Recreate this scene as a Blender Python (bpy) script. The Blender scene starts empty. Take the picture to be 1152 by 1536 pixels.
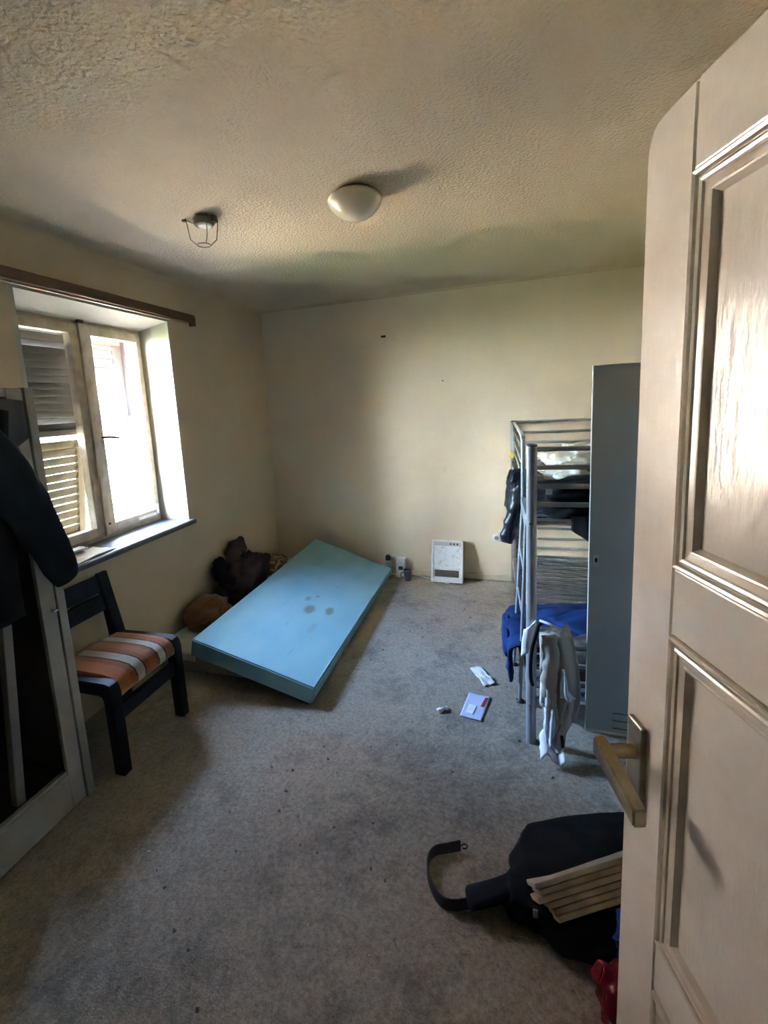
import bpy, bmesh, math, random
from mathutils import Vector, Matrix, noise, Euler
random.seed(7)
S = bpy.context.scene
COL = S.collection
PI = math.pi
V = Vector

# ------------------------------------------------------------------ camera
yaw, pitch, roll, FPX, PCX, PCY = .307, .1499, .055, 692.5144, 533.47, 710.48
fw = V((-math.sin(yaw)*math.cos(pitch), math.cos(yaw)*math.cos(pitch), -math.sin(pitch)))
rt = V((math.cos(yaw), math.sin(yaw), 0)); dn = fw.cross(rt)
rt2 = rt*math.cos(roll) + dn*math.sin(roll); dn2 = -rt*math.sin(roll) + dn*math.cos(roll)
cd = bpy.data.cameras.new('camera'); cam = bpy.data.objects.new('camera', cd); COL.objects.link(cam)
m3 = Matrix((rt2, -dn2, -fw)).transposed()
cam.matrix_world = Matrix.Translation((0, 0, 1.65)) @ m3.to_4x4()
cd.sensor_fit = 'VERTICAL'; cd.sensor_height = 24; cd.lens = FPX*24/1536
cd.shift_x = (576-PCX)/1536; cd.shift_y = -(768-PCY)/1536
cd.clip_start = .02
S.camera = cam

# ------------------------------------------------------------------ world, sun, exposure
w = bpy.data.worlds.new('world'); S.world = w; w.use_nodes = True
nt = w.node_tree; nt.nodes.clear()
bgn = nt.nodes.new('ShaderNodeBackground'); out = nt.nodes.new('ShaderNodeOutputWorld')
sky = nt.nodes.new('ShaderNodeTexSky'); sky.sky_type = 'NISHITA'; sky.sun_disc = False
SUN_EL = 45; SUN_AZ = (0.82, 0.572)      # direction towards the sun (x, y)
sky.sun_elevation = math.radians(SUN_EL); sky.sun_rotation = math.atan2(SUN_AZ[0], SUN_AZ[1])
sky.air_density = 1.0; sky.dust_density = 4.5
nt.links.new(sky.outputs[0], bgn.inputs[0]); bgn.inputs[1].default_value = 15.0
nt.links.new(bgn.outputs[0], out.inputs[0])
sl = bpy.data.lights.new('sun', 'SUN'); sl.energy = 140; sl.angle = math.radians(.6); sl.color = (1, .985, .955)
so = bpy.data.objects.new('sun', sl); COL.objects.link(so)
el = math.radians(SUN_EL); sdir = V((SUN_AZ[0]*math.cos(el), SUN_AZ[1]*math.cos(el), math.sin(el)))
so.rotation_euler = sdir.to_track_quat('Z', 'Y').to_euler(); so.location = (4, 7, 10)
# sampling portal in the window opening (guides sky rays, gives no light of its own)
pl = bpy.data.lights.new('window_portal', 'AREA'); pl.shape = 'RECTANGLE'; pl.size = 1.4; pl.size_y = 1.08
po = bpy.data.objects.new('window_portal', pl); COL.objects.link(po); po.location = (-2.56, 2.26, 1.57)
po.rotation_euler = (0, -PI/2, 0); pl.cycles.is_portal = True
S.view_settings.view_transform = 'Standard'; S.view_settings.look = 'None'
S.view_settings.exposure = 2.35; S.view_settings.gamma = 1; S.view_settings.use_curve_mapping = False
S.cycles.diffuse_bounces = 7; S.cycles.max_bounces = 14; S.cycles.transparent_max_bounces = 16
S.cycles.sample_clamp_indirect = 40; S.cycles.caustics_reflective = False; S.cycles.caustics_refractive = False

# ------------------------------------------------------------------ materials
def lin(c):
    f = lambda u: u/12.92 if u <= .04045 else ((u+.055)/1.055)**2.4
    return tuple(f(x/255) for x in c) + (1,)
MATS = {}
def mat(name, col, rough=.6, metal=0, col2=None, nscale=6, ndetail=4, bump=0, bscale=80, bdist=.002, spec=.5, coat=0, sheen=0, trans=None, contrast=(.35, .65), stretch=None):
    if name in MATS: return MATS[name]
    m = bpy.data.materials.new(name); m.use_nodes = True; t = m.node_tree; b = t.nodes['Principled BSDF']
    c = col if len(col) == 4 else tuple(col)+(1,)
    b.inputs['Base Color'].default_value = c; b.inputs['Roughness'].default_value = rough; b.inputs['Metallic'].default_value = metal
    b.inputs['Specular IOR Level'].default_value = spec; b.inputs['Coat Weight'].default_value = coat; b.inputs['Sheen Weight'].default_value = sheen
    tc = t.nodes.new('ShaderNodeTexCoord'); src = tc.outputs['Object']
    if stretch:
        mp = t.nodes.new('ShaderNodeMapping'); mp.inputs['Scale'].default_value = stretch; t.links.new(src, mp.inputs[0]); src = mp.outputs[0]
    if col2 is not None:
        c2 = col2 if len(col2) == 4 else tuple(col2)+(1,)
        n = t.nodes.new('ShaderNodeTexNoise'); n.inputs['Scale'].default_value = nscale; n.inputs['Detail'].default_value = ndetail
        r = t.nodes.new('ShaderNodeValToRGB'); r.color_ramp.elements[0].position = contrast[0]; r.color_ramp.elements[1].position = contrast[1]
        r.color_ramp.elements[0].color = c; r.color_ramp.elements[1].color = c2
        t.links.new(src, n.inputs['Vector']); t.links.new(n.outputs['Fac'], r.inputs[0]); t.links.new(r.outputs[0], b.inputs['Base Color'])
    if bump:
        n2 = t.nodes.new('ShaderNodeTexNoise'); n2.inputs['Scale'].default_value = bscale; n2.inputs['Detail'].default_value = 3
        bp = t.nodes.new('ShaderNodeBump'); bp.inputs['Strength'].default_value = bump; bp.inputs['Distance'].default_value = bdist
        t.links.new(src, n2.inputs['Vector']); t.links.new(n2.outputs['Fac'], bp.inputs['Height']); t.links.new(bp.outputs[0], b.inputs['Normal'])
    if trans:
        tr = t.nodes.new('ShaderNodeBsdfTranslucent'); tr.inputs[0].default_value = c; mx = t.nodes.new('ShaderNodeMixShader'); mx.inputs[0].default_value = trans
        o = t.nodes['Material Output']; t.links.new(b.outputs[0], mx.inputs[1]); t.links.new(tr.outputs[0], mx.inputs[2]); t.links.new(mx.outputs[0], o.inputs[0])
    MATS[name] = m; return m
def node_chain(m):
    t = m.node_tree; return t, t.nodes['Principled BSDF']

def plaster(name, a, b2, stain, bscale, bdist, bstrength=.6):
    m = bpy.data.materials.new(name); m.use_nodes = True; t, b = node_chain(m)
    tc = t.nodes.new('ShaderNodeTexCoord')
    n1 = t.nodes.new('ShaderNodeTexNoise'); n1.inputs['Scale'].default_value = 1.3; n1.inputs['Detail'].default_value = 6; n1.inputs['Roughness'].default_value = .6
    r1 = t.nodes.new('ShaderNodeValToRGB'); r1.color_ramp.elements[0].position = .35; r1.color_ramp.elements[1].position = .68
    r1.color_ramp.elements[0].color = a; r1.color_ramp.elements[1].color = b2
    n2 = t.nodes.new('ShaderNodeTexNoise'); n2.inputs['Scale'].default_value = 5; n2.inputs['Detail'].default_value = 8; n2.inputs['Roughness'].default_value = .7
    r2 = t.nodes.new('ShaderNodeValToRGB'); r2.color_ramp.elements[0].position = .62; r2.color_ramp.elements[1].position = .8
    r2.color_ramp.elements[0].color = (0, 0, 0, 1); r2.color_ramp.elements[1].color = (.45, .45, .45, 1)
    mx = t.nodes.new('ShaderNodeMix'); mx.data_type = 'RGBA'; mx.inputs[7].default_value = stain
    for n in (n1, n2): t.links.new(tc.outputs['Object'], n.inputs['Vector'])
    t.links.new(n1.outputs['Fac'], r1.inputs[0]); t.links.new(n2.outputs['Fac'], r2.inputs[0])
    t.links.new(r2.outputs[0], mx.inputs[0]); t.links.new(r1.outputs[0], mx.inputs[6]); t.links.new(mx.outputs[2], b.inputs['Base Color'])
    b.inputs['Roughness'].default_value = .75; b.inputs['Specular IOR Level'].default_value = .3
    n3 = t.nodes.new('ShaderNodeTexNoise'); n3.inputs['Scale'].default_value = bscale; n3.inputs['Detail'].default_value = 4
    bp = t.nodes.new('ShaderNodeBump'); bp.inputs['Strength'].default_value = bstrength; bp.inputs['Distance'].default_value = bdist
    t.links.new(tc.outputs['Object'], n3.inputs['Vector']); t.links.new(n3.outputs['Fac'], bp.inputs['Height']); t.links.new(bp.outputs[0], b.inputs['Normal'])
    MATS[name] = m; return m
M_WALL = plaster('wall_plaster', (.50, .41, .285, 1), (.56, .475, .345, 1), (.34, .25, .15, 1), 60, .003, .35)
M_CEIL = plaster('ceiling_plaster', (.53, .445, .33, 1), (.57, .49, .375, 1), (.42, .33, .22, 1), 75, .014, .85)
M_REV = plaster('reveal_plaster', (.46, .43, .36, 1), (.50, .47, .4, 1), (.38, .34, .26, 1), 50, .003, .3)
M_HALL = mat('hall_plaster', (.3, .27, .22), .8)

def carpet():
    m = bpy.data.materials.new('carpet'); m.use_nodes = True; t, b = node_chain(m)
    tc = t.nodes.new('ShaderNodeTexCoord'); L = t.links.new
    def nz(sc, det, ro=.6):
        n = t.nodes.new('ShaderNodeTexNoise'); n.inputs['Scale'].default_value = sc; n.inputs['Detail'].default_value = det; n.inputs['Roughness'].default_value = ro
        L(tc.outputs['Object'], n.inputs['Vector']); return n
    def ramp(n, p0, p1, c0, c1):
        r = t.nodes.new('ShaderNodeValToRGB'); r.color_ramp.elements[0].position = p0; r.color_ramp.elements[1].position = p1
        r.color_ramp.elements[0].color = c0; r.color_ramp.elements[1].color = c1; L(n.outputs['Fac'], r.inputs[0]); return r
    base = ramp(nz(1.1, 5), .3, .7, (.28, .232, .18, 1), (.375, .328, .268, 1))
    st = ramp(nz(4.5, 9, .72), .48, .70, (0, 0, 0, 1), (.85, .85, .85, 1))
    mx = t.nodes.new('ShaderNodeMix'); mx.data_type = 'RGBA'; L(st.outputs[0], mx.inputs[0]); L(base.outputs[0], mx.inputs[6]); mx.inputs[7].default_value = (.12, .105, .09, 1)
    st2 = ramp(nz(30, 4, .6), .66, .74, (0, 0, 0, 1), (.6, .6, .6, 1))
    mx2 = t.nodes.new('ShaderNodeMix'); mx2.data_type = 'RGBA'; L(st2.outputs[0], mx2.inputs[0]); L(mx.outputs[2], mx2.inputs[6]); mx2.inputs[7].default_value = (.09, .08, .07, 1)
    fib = ramp(nz(70, 5, .75), .3, .7, (.55, .55, .55, 1), (1.3, 1.3, 1.3, 1))
    mul = t.nodes.new('ShaderNodeMix'); mul.data_type = 'RGBA'; mul.blend_type = 'MULTIPLY'; mul.inputs[0].default_value = 1
    L(mx2.outputs[2], mul.inputs[6]); L(fib.outputs[0], mul.inputs[7]); L(mul.outputs[2], b.inputs['Base Color'])
    b.inputs['Roughness'].default_value = .95; b.inputs['Specular IOR Level'].default_value = .1; b.inputs['Sheen Weight'].default_value = .15
    bp = t.nodes.new('ShaderNodeBump'); bp.inputs['Strength'].default_value = .8; bp.inputs['Distance'].default_value = .008
    L(nz(150, 3).outputs['Fac'], bp.inputs['Height']); L(bp.outputs[0], b.inputs['Normal'])
    MATS['carpet'] = m; return m
M_CARPET = carpet()

def door_paint(name='door_gloss_paint', bstr=.18):
    m = bpy.data.materials.new(name); m.use_nodes = True; t, b = node_chain(m); L = t.links.new
    tc = t.nodes.new('ShaderNodeTexCoord')
    n = t.nodes.new('ShaderNodeTexNoise'); n.inputs['Scale'].default_value = 9; n.inputs['Detail'].default_value = 8; n.inputs['Roughness'].default_value = .7
    r = t.nodes.new('ShaderNodeValToRGB'); r.color_ramp.elements[0].position = .3; r.color_ramp.elements[1].position = .72
    r.color_ramp.elements[0].color = (.70, .67, .61, 1); r.color_ramp.elements[1].color = (.61, .57, .50, 1)
    L(tc.outputs['Object'], n.inputs['Vector']); L(n.outputs['Fac'], r.inputs[0]); L(r.outputs[0], b.inputs['Base Color'])
    b.inputs['Roughness'].default_value = .22; b.inputs['Specular IOR Level'].default_value = .5
    n2 = t.nodes.new('ShaderNodeTexNoise'); n2.inputs['Scale'].default_value = 22; n2.inputs['Detail'].default_value = 5
    mp = t.nodes.new('ShaderNodeMapping'); mp.inputs['Scale'].default_value = (3, 3, .8); L(tc.outputs['Object'], mp.inputs[0]); L(mp.outputs[0], n2.inputs['Vector'])
    bp = t.nodes.new('ShaderNodeBump'); bp.inputs['Strength'].default_value = bstr; bp.inputs['Distance'].default_value = .004
    L(n2.outputs['Fac'], bp.inputs['Height']); L(bp.outputs[0], b.inputs['Normal'])
    MATS[name] = m; return m
M_DOOR = door_paint()
M_DOORPANEL = door_paint('door_panel_crazed_paint', .5)
M_DOORMOULD = mat('door_mould_paint', (.64, .59, .51), .2, col2=(.55, .49, .41), nscale=12)
M_BRASS = mat('old_nickel', (.42, .38, .30), .32, .9, col2=(.30, .26, .19), nscale=30, bump=.15, bscale=90)
M_FRAME = mat('window_paint', (.43, .36, .28), .45, col2=(.30, .235, .17), nscale=14, ndetail=8, bump=.3, bscale=60, contrast=(.4, .75))
M_SILL = mat('sill_stone', (.14, .14, .15), .4, col2=(.09, .088, .09), nscale=18, ndetail=8)
M_SILLEDGE = mat('sill_edge', (.07, .07, .075), .5)
M_WOODB = mat('brown_wood', (.105, .048, .022), .4, col2=(.06, .027, .013), nscale=8, stretch=(8, .6, 8))
M_WARD = mat('wardrobe_paint', (.36, .355, .33), .5, col2=(.28, .275, .25), nscale=7, ndetail=8)
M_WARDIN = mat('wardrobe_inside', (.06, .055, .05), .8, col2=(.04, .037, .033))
M_CHROME = mat('chrome', (.7, .7, .7), .2, 1)
M_NAVY = mat('navy_cloth', (.010, .014, .020), .9, col2=(.014, .02, .028), nscale=10, bump=.4, bscale=140, spec=.2)
M_GREYCLOTH = mat('grey_lining', (.09, .095, .1), .85, col2=(.06, .064, .07))
M_CHAIRWOOD = mat('black_lacquer', (.005, .006, .009), .45, spec=.13, col2=(.016, .018, .025), nscale=8, bump=.1, bscale=40)
M_BLUEFOAM = None
M_BEIGEFOAM = mat('beige_mattress', (.36, .33, .29), .85, col2=(.28, .25, .21), nscale=5, ndetail=6, bump=.2, bscale=120)
M_WHITESHEET = mat('white_sheet', (.55, .53, .5), .85, col2=(.45, .43, .41), nscale=6, bump=.3, bscale=30)
M_BROWN = mat('brown_jacket', (.045, .022, .020), .8, col2=(.022, .011, .012), nscale=7, bump=.5, bscale=40)
M_ORANGE = mat('rust_blanket', (.19, .066, .014), .9, col2=(.12, .042, .010), nscale=9, bump=.5, bscale=90, sheen=.3)
M_PATTERN = mat('patterned_cloth', (.45, .33, .2), .9, col2=(.16, .09, .05), nscale=30, ndetail=2, contrast=(.45, .55))
M_WHITEPL = mat('white_plastic', (.74, .76, .76), .4, col2=(.64, .66, .66), nscale=12)
M_DIRTWHITE = mat('dirty_white_metal', (.70, .76, .78), .45, col2=(.38, .38, .36), nscale=24, ndetail=9, contrast=(.52, .74))
M_DARKPL = mat('dark_plastic', (.03, .032, .04), .45, col2=(.05, .052, .06))
M_GRILL = mat('dark_grille', (.06, .05, .04), .5)
M_GREYMETAL = mat('bed_grey_metal', (.30, .315, .34), .38, .25, col2=(.25, .262, .285), nscale=15)
M_LOCKER = mat('locker_grey', (.48, .525, .54), .42, .05, col2=(.44, .485, .50), nscale=4, ndetail=6)
M_LOCKEREDGE = mat('locker_edge', (.62, .64, .62), .4, .1)
M_BLACKPUFF = mat('black_nylon', (.007, .008, .011), .38, spec=.35, col2=(.016, .018, .025), nscale=12, bump=.6, bscale=25, bdist=.01)
M_BLACKCLOTH = mat('black_cloth', (.007, .007, .008), .9, col2=(.012, .012, .014), nscale=9, bump=.5, bscale=30, bdist=.006, spec=.15)
M_NAVY2 = mat('navy_nylon', (.014, .017, .035), .5, col2=(.02, .025, .05))
M_BLUEBL = mat('royal_blue_cloth', (.009, .034, .125), .9, col2=(.005, .018, .07), spec=.2, nscale=8, bump=.4, bscale=60)
M_BEIGEJ = mat('beige_jacket', (.46, .43, .385), .8, col2=(.38, .35, .31), nscale=9, bump=.3, bscale=60)
M_WHITEJ = mat('white_lining', (.76, .80, .88), .75, col2=(.68, .72, .80), nscale=10, bump=.3, bscale=40)
M_BED = mat('cream_sheet', (.66, .62, .54), .85, col2=(.5, .44, .35), nscale=5, bump=.4, bscale=30)
M_KHAKI = mat('khaki_cloth', (.26, .22, .15), .9, col2=(.2, .165, .11))
M_PAPER = mat('paper', (.78, .79, .80), .7, col2=(.66, .67, .69), nscale=14)
M_ENV = mat('blue_grey_paper', (.45, .52, .70), .6, col2=(.4, .47, .65), nscale=12)
M_RED = mat('red_print', (.30, .02, .025), .6)
M_BAG = mat('black_canvas', (.008, .009, .014), .9, col2=(.013, .015, .022), nscale=10, bump=.5, bscale=150, spec=.2)
M_CARD = mat('cardboard', (.36, .27, .18), .8, col2=(.5, .41, .30), nscale=14, ndetail=6)
M_CARDTOP = mat('grey_board', (.4, .37, .32), .8, col2=(.32, .29, .25))
M_SLAT = mat('shutter_slat_paint', (.085, .077, .063), .7, col2=(.065, .056, .044), nscale=10)
M_SLATSUN = mat('shutter_slat_sunlit', (.10, .083, .042), .7, col2=(.085, .068, .033), nscale=10)  # sunlight on the lower slats, put into the colour as yellow
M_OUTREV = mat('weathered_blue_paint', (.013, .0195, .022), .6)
M_FACADE = mat('facade_render', (.36, .32, .29), .9, col2=(.32, .28, .25), nscale=2)
M_REDPAINT = mat('dark_red_paint', (.011, .0045, .0065), .6)
M_GREYPAINT = mat('grey_blue_paint', (.005, .006, .0085), .6)
M_GROUND = mat('sandy_ground', (.44, .365, .245), .95, col2=(.37, .305, .2), nscale=1.5)
M_ROOFT = mat('roof_tile', (.3, .13, .08), .8, col2=(.22, .09, .06))
M_SHADE = mat('opal_glass', (.74, .70, .58), .25, col2=(.70, .65, .52), nscale=6, trans=.12)
M_WIRE = mat('wire_metal', (.16, .14, .11), .45, .7)
M_BASEW = mat('baseboard_paint', (.62, .57, .45), .55, col2=(.5, .44, .32), nscale=8)
M_YELLOW = mat('yellow_cloth', (.62, .52, .12), .85)
M_HOLE = mat('hole_dark', (.012, .009, .007), .9)

def glass():
    m = bpy.data.materials.new('window_glass'); m.use_nodes = True; t = m.node_tree; t.nodes.remove(t.nodes['Principled BSDF'])
    tr = t.nodes.new('ShaderNodeBsdfTransparent'); tr.inputs[0].default_value = (.93, .95, .95, 1)
    gl = t.nodes.new('ShaderNodeBsdfGlossy'); gl.inputs['Roughness'].default_value = .02
    lw = t.nodes.new('ShaderNodeLayerWeight'); lw.inputs[0].default_value = .5
    pw = t.nodes.new('ShaderNodeMath'); pw.operation = 'POWER'; pw.inputs[1].default_value = 4; fr = t.nodes.new('ShaderNodeMath'); fr.operation = 'MULTIPLY_ADD'; fr.inputs[1].default_value = .6; fr.inputs[2].default_value = .025
    t.links.new(lw.outputs['Facing'], pw.inputs[0]); t.links.new(pw.outputs[0], fr.inputs[0])
    mx = t.nodes.new('ShaderNodeMixShader'); o = t.nodes['Material Output']
    t.links.new(fr.outputs[0], mx.inputs[0]); t.links.new(tr.outputs[0], mx.inputs[1]); t.links.new(gl.outputs[0], mx.inputs[2]); t.links.new(mx.outputs[0], o.inputs[0])
    return m
M_GLASS = glass()

# ------------------------------------------------------------------ mesh helpers
MW = {}
def empty(name, loc=(0, 0, 0), rotz=0):
    o = bpy.data.objects.new(name, None); COL.objects.link(o); o.empty_display_size = .05
    o.location = loc; o.rotation_euler = (0, 0, rotz)
    MW[o.name] = Matrix.Translation(loc) @ Matrix.Rotation(rotz, 4, 'Z'); return o
def tag(o, label=None, cat=None, group=None, kind=None):
    if label: o['label'] = label
    if cat: o['category'] = cat
    if group: o['group'] = group
    if kind: o['kind'] = kind
    return o
def obj(name, bm, material, parent=None, smooth=False, local=False, autosmooth=None):
    me = bpy.data.meshes.new(name)
    bmesh.ops.recalc_face_normals(bm, faces=bm.faces)
    bm.to_mesh(me); bm.free()
    o = bpy.data.objects.new(name, me); COL.objects.link(o)
    mats = material if isinstance(material, (list, tuple)) else [material]
    for m in mats: me.materials.append(m)
    if parent:
        if not local: me.transform(MW[parent.name].inverted())
        o.parent = parent; MW[o.name] = MW[parent.name]
    else:
        xs = [v.co for v in me.vertices]
        c = V(((min(p.x for p in xs)+max(p.x for p in xs))/2, (min(p.y for p in xs)+max(p.y for p in xs))/2, min(p.z for p in xs)))
        me.transform(Matrix.Translation(-c)); o.location = c; MW[o.name] = Matrix.Translation(c)
    if smooth:
        for p in me.polygons: p.use_smooth = True
        if autosmooth: me.set_sharp_from_angle(angle=math.radians(autosmooth))
    return o
def bx(bm, lo, hi, bev=0, M=None):
    lo = V(lo); hi = V(hi)
    vs = [bm.verts.new((x, y, z)) for x in (lo.x, hi.x) for y in (lo.y, hi.y) for z in (lo.z, hi.z)]
    fs = [bm.faces.new([vs[i] for i in f]) for f in ((0, 1, 3, 2), (4, 6, 7, 5), (0, 4, 5, 1), (2, 3, 7, 6), (0, 2, 6, 4), (1, 5, 7, 3))]
    geom = vs
    if bev:
        es = list({e for f in fs for e in f.edges})
        r = bmesh.ops.bevel(bm, geom=es, offset=bev, segments=2, profile=.5, affect='EDGES', clamp_overlap=True)
        geom = list({v for f in r['faces'] for v in f.verts} | {v for v in vs if v.is_valid})
    if M is not None: bmesh.ops.transform(bm, matrix=M, verts=[v for v in geom if v.is_valid])
    return bm
def box(name, lo, hi, material, parent=None, bev=.002, M=None, local=False, **k):
    bm = bmesh.new(); bx(bm, lo, hi, bev, M); return obj(name, bm, material, parent, local=local, **k)
def frame_of(d):
    d = d.normalized(); a = V((0, 0, 1)) if abs(d.z) < .9 else V((1, 0, 0))
    s = d.cross(a).normalized(); return s, s.cross(d).normalized()
def tube(bm, pts, r, seg=10, cap=True, closed=False, flat=None):
    """tube along pts; r number or list; flat=(a,b,upvec) gives an elliptical section"""
    pts = [V(p) for p in pts]; n = len(pts); rings = []
    up = None
    for i, p in enumerate(pts):
        if closed: d = pts[(i+1) % n]-pts[i-1]
        else: d = pts[min(i+1, n-1)]-pts[max(i-1, 0)]
        d = d.normalized()
        if up is None: s, u = frame_of(d)
        else:
            s = (up[0]-d*up[0].dot(d)).normalized(); u = s.cross(d).normalized()
            if u.dot(up[1]) < 0: u = -u
        up = (s, u); rr = r[i] if isinstance(r, (list, tuple)) else r
        a, b = (rr, rr)
        if flat: u2 = V(flat[2]); u2 = (u2-d*u2.dot(d)).normalized(); s2 = d.cross(u2); s, u = s2, u2; a, b = rr*flat[0], rr*flat[1]
        rings.append([bm.verts.new(p+s*a*math.cos(2*PI*k/seg)+u*b*math.sin(2*PI*k/seg)) for k in range(seg)])
    m = n if closed else n-1
    for i in range(m):
        A, B = rings[i], rings[(i+1) % n]
        for k in range(seg): bm.faces.new((A[k], A[(k+1) % seg], B[(k+1) % seg], B[k]))
    if cap and not closed: bm.faces.new(rings[0]); bm.faces.new(rings[-1][::-1])
    return bm
def rod(name, pts, r, material, parent=None, seg=10, local=False, **k):
    bm = bmesh.new(); tube(bm, pts, r, seg, **k); return obj(name, bm, material, parent, smooth=True, local=local, autosmooth=50)
def lathe(name, prof, c, material, parent=None, seg=40, axis=None, local=False):
    bm = bmesh.new(); rings = []
    for r, z in prof:
        rings.append([bm.verts.new((r*math.cos(2*PI*k/seg), r*math.sin(2*PI*k/seg), z)) for k in range(seg)] if r > 1e-6 else [bm.verts.new((0, 0, z))])
    for A, B in zip(rings, rings[1:]):
        for k in range(seg):
            k2 = (k+1) % seg
            if len(A) == 1 and len(B) == 1: continue
            if len(A) == 1: bm.faces.new((A[0], B[k2], B[k]))
            elif len(B) == 1: bm.faces.new((A[k], A[k2], B[0]))
            else: bm.faces.new((A[k], A[k2], B[k2], B[k]))
    M = Matrix.Translation(c)
    if axis is not None: M = M @ V(axis).to_track_quat('Z', 'Y').to_matrix().to_4x4()
    bmesh.ops.transform(bm, matrix=M, verts=bm.verts[:])
    return obj(name, bm, material, parent, smooth=True, local=local, autosmooth=40)
def fbm(p, oct=3):
    s = 0; a = 1; t = 0
    for i in range(oct): s += a*noise.noise(p); t += a; p = p*2.03+V((7.1, 3.3, 1.7)); a *= .5
    return s/t
def ridge(p):
    return 1-abs(noise.noise(p))*2
def lump(name, c, rad, material, parent=None, rot=(0, 0, 0), seed=0, amp=.25, freq=2.0, sub=4, zmin=None, boxy=.0, fold=.5):
    """crumpled cloth pile: displaced sphere, squashed flat where it lies"""
    bm = bmesh.new(); bmesh.ops.create_icosphere(bm, subdivisions=sub, radius=1)
    R = Euler(rot).to_matrix(); rad = V(rad); c = V(c)
    for v in bm.verts:
        p = v.co.normalized(); q = p.copy()
        if boxy:
            m = max(abs(p.x), abs(p.y), abs(p.z)); q = p*(1+boxy*(1/m-1))
        s = V((seed*3.7, seed*1.9, -seed*2.3))
        wv = 5.5*(p.x*math.cos(seed)+p.y*math.sin(seed)+.6*p.z)+3.2*noise.noise(p*1.4+s)
        d = amp*fbm(p*freq*.8+s, 3) + amp*fold*.55*(.5-abs(math.sin(wv))) + amp*fold*.3*fbm(p*freq*2.5+s*2, 2)
        q = q*(1+d)
        w_ = R @ V((q.x*rad.x, q.y*rad.y, q.z*rad.z)) + c
        if zmin is not None and w_.z < zmin: w_.z = zmin
        v.co = w_
    return obj(name, bm, material, parent, smooth=True)
def sheet(name, f, nu, nv, material, parent=None, thick=.004, amp=0, freq=8, seed=0, zmin=None, smooth=True, matfn=None):
    """cloth surface f(u,v) with folds; given real thickness"""
    bm = bmesh.new(); P = [[V(f(i/nu, j/nv)) for j in range(nv+1)] for i in range(nu+1)]
    N = [[None]*(nv+1) for _ in range(nu+1)]
    for i in range(nu+1):
        for j in range(nv+1):
            du = P[min(i+1, nu)][j]-P[max(i-1, 0)][j]; dv = P[i][min(j+1, nv)]-P[i][max(j-1, 0)]
            n = du.cross(dv); N[i][j] = n.normalized() if n.length > 1e-9 else V((0, 0, 1))
    s = V((seed*5.1, seed*2.7, seed))
    front = [[None]*(nv+1) for _ in range(nu+1)]; back = [[None]*(nv+1) for _ in range(nu+1)]
    for i in range(nu+1):
        for j in range(nv+1):
            d = amp*fbm(P[i][j]*freq+s, 3) if amp else 0
            a = P[i][j]+N[i][j]*(d+thick/2); b = P[i][j]+N[i][j]*(d-thick/2)
            if zmin is not None: a.z = max(a.z, zmin); b.z = max(b.z, zmin)
            front[i][j] = bm.verts.new(a); back[i][j] = bm.verts.new(b)
    def q(a, b, c_, d_, mi=0):
        fc = bm.faces.new((a, b, c_, d_)); fc.material_index = mi
    for i in range(nu):
        for j in range(nv):
            mi = matfn((i+.5)/nu, (j+.5)/nv) if matfn else 0
            q(front[i][j], front[i+1][j], front[i+1][j+1], front[i][j+1], mi); q(back[i][j], back[i][j+1], back[i+1][j+1], back[i+1][j], mi)
    for i in range(nu):
        q(front[i][0], back[i][0], back[i+1][0], front[i+1][0]); q(front[i][nv], front[i+1][nv], back[i+1][nv], back[i][nv])
    for j in range(nv):
        q(front[0][j], front[0][j+1], back[0][j+1], back[0][j]); q(front[nu][j], back[nu][j], back[nu][j+1], front[nu][j+1])
    return obj(name, bm, material, parent, smooth=smooth)
def spline(pts, n=8):
    pts = [V(p) for p in pts]; o = []
    for i in range(len(pts)-1):
        p0, p1, p2, p3 = pts[max(i-1, 0)], pts[i], pts[i+1], pts[min(i+2, len(pts)-1)]
        for k in range(n):
            t = k/n
            o.append(.5*((2*p1)+(p2-p0)*t+(2*p0-5*p1+4*p2-p3)*t*t+(3*p1-p0-3*p2+p3)*t**3))
    o.append(pts[-1]); return o
def lerp(a, b, t): return a+(b-a)*t
def poly_prism(bm, pts, ext):
    """closed polygon pts extruded by vector ext"""
    a = [bm.verts.new(V(p)) for p in pts]; b = [bm.verts.new(V(p)+V(ext)) for p in pts]; n = len(pts)
    bm.faces.new(a[::-1]); bm.faces.new(b)
    for i in range(n): bm.faces.new((a[i], a[(i+1) % n], b[(i+1) % n], b[i]))
    return bm

# ------------------------------------------------------------------ room shell
XW, XR, YB, YF, ZC = -2.195, 1.12, 4.178, .05, 2.583
WY0, WY1, WZ0, WZ1 = 1.716, 2.80, .875, 2.287
XO = XW-.345                                         # outer face of the window wall
tag(box('floor', (XO, YF-.12, -.12), (XR+.15, YB+.2, 0), M_CARPET, bev=0), kind='structure', label='worn stained grey-brown carpet floor', )
tag(box('ceiling', (XO, YF-.12, ZC), (XR+.15, YB+.2, ZC+.25), M_CEIL, bev=0), kind='structure')
bm = bmesh.new()
bx(bm, (XO, YF-.12, -.5), (XW, WY0, ZC)); bx(bm, (XO, WY1, -.5), (XW, YB+.2, ZC))
bx(bm, (XO, WY0, -.5), (XW, WY1, WZ0-.03)); bx(bm, (XO, WY0, WZ1), (XW, WY1, ZC))
tag(obj('wall_left', bm, M_WALL), kind='structure')
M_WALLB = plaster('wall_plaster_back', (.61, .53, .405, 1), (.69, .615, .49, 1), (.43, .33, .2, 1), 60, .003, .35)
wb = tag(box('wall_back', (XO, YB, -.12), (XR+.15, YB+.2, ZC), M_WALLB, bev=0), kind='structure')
tag(box('wall_right', (XR, YF-.12, -.12), (XR+.15, YB, ZC), M_WALL, bev=0), kind='structure')
bm = bmesh.new()
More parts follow.
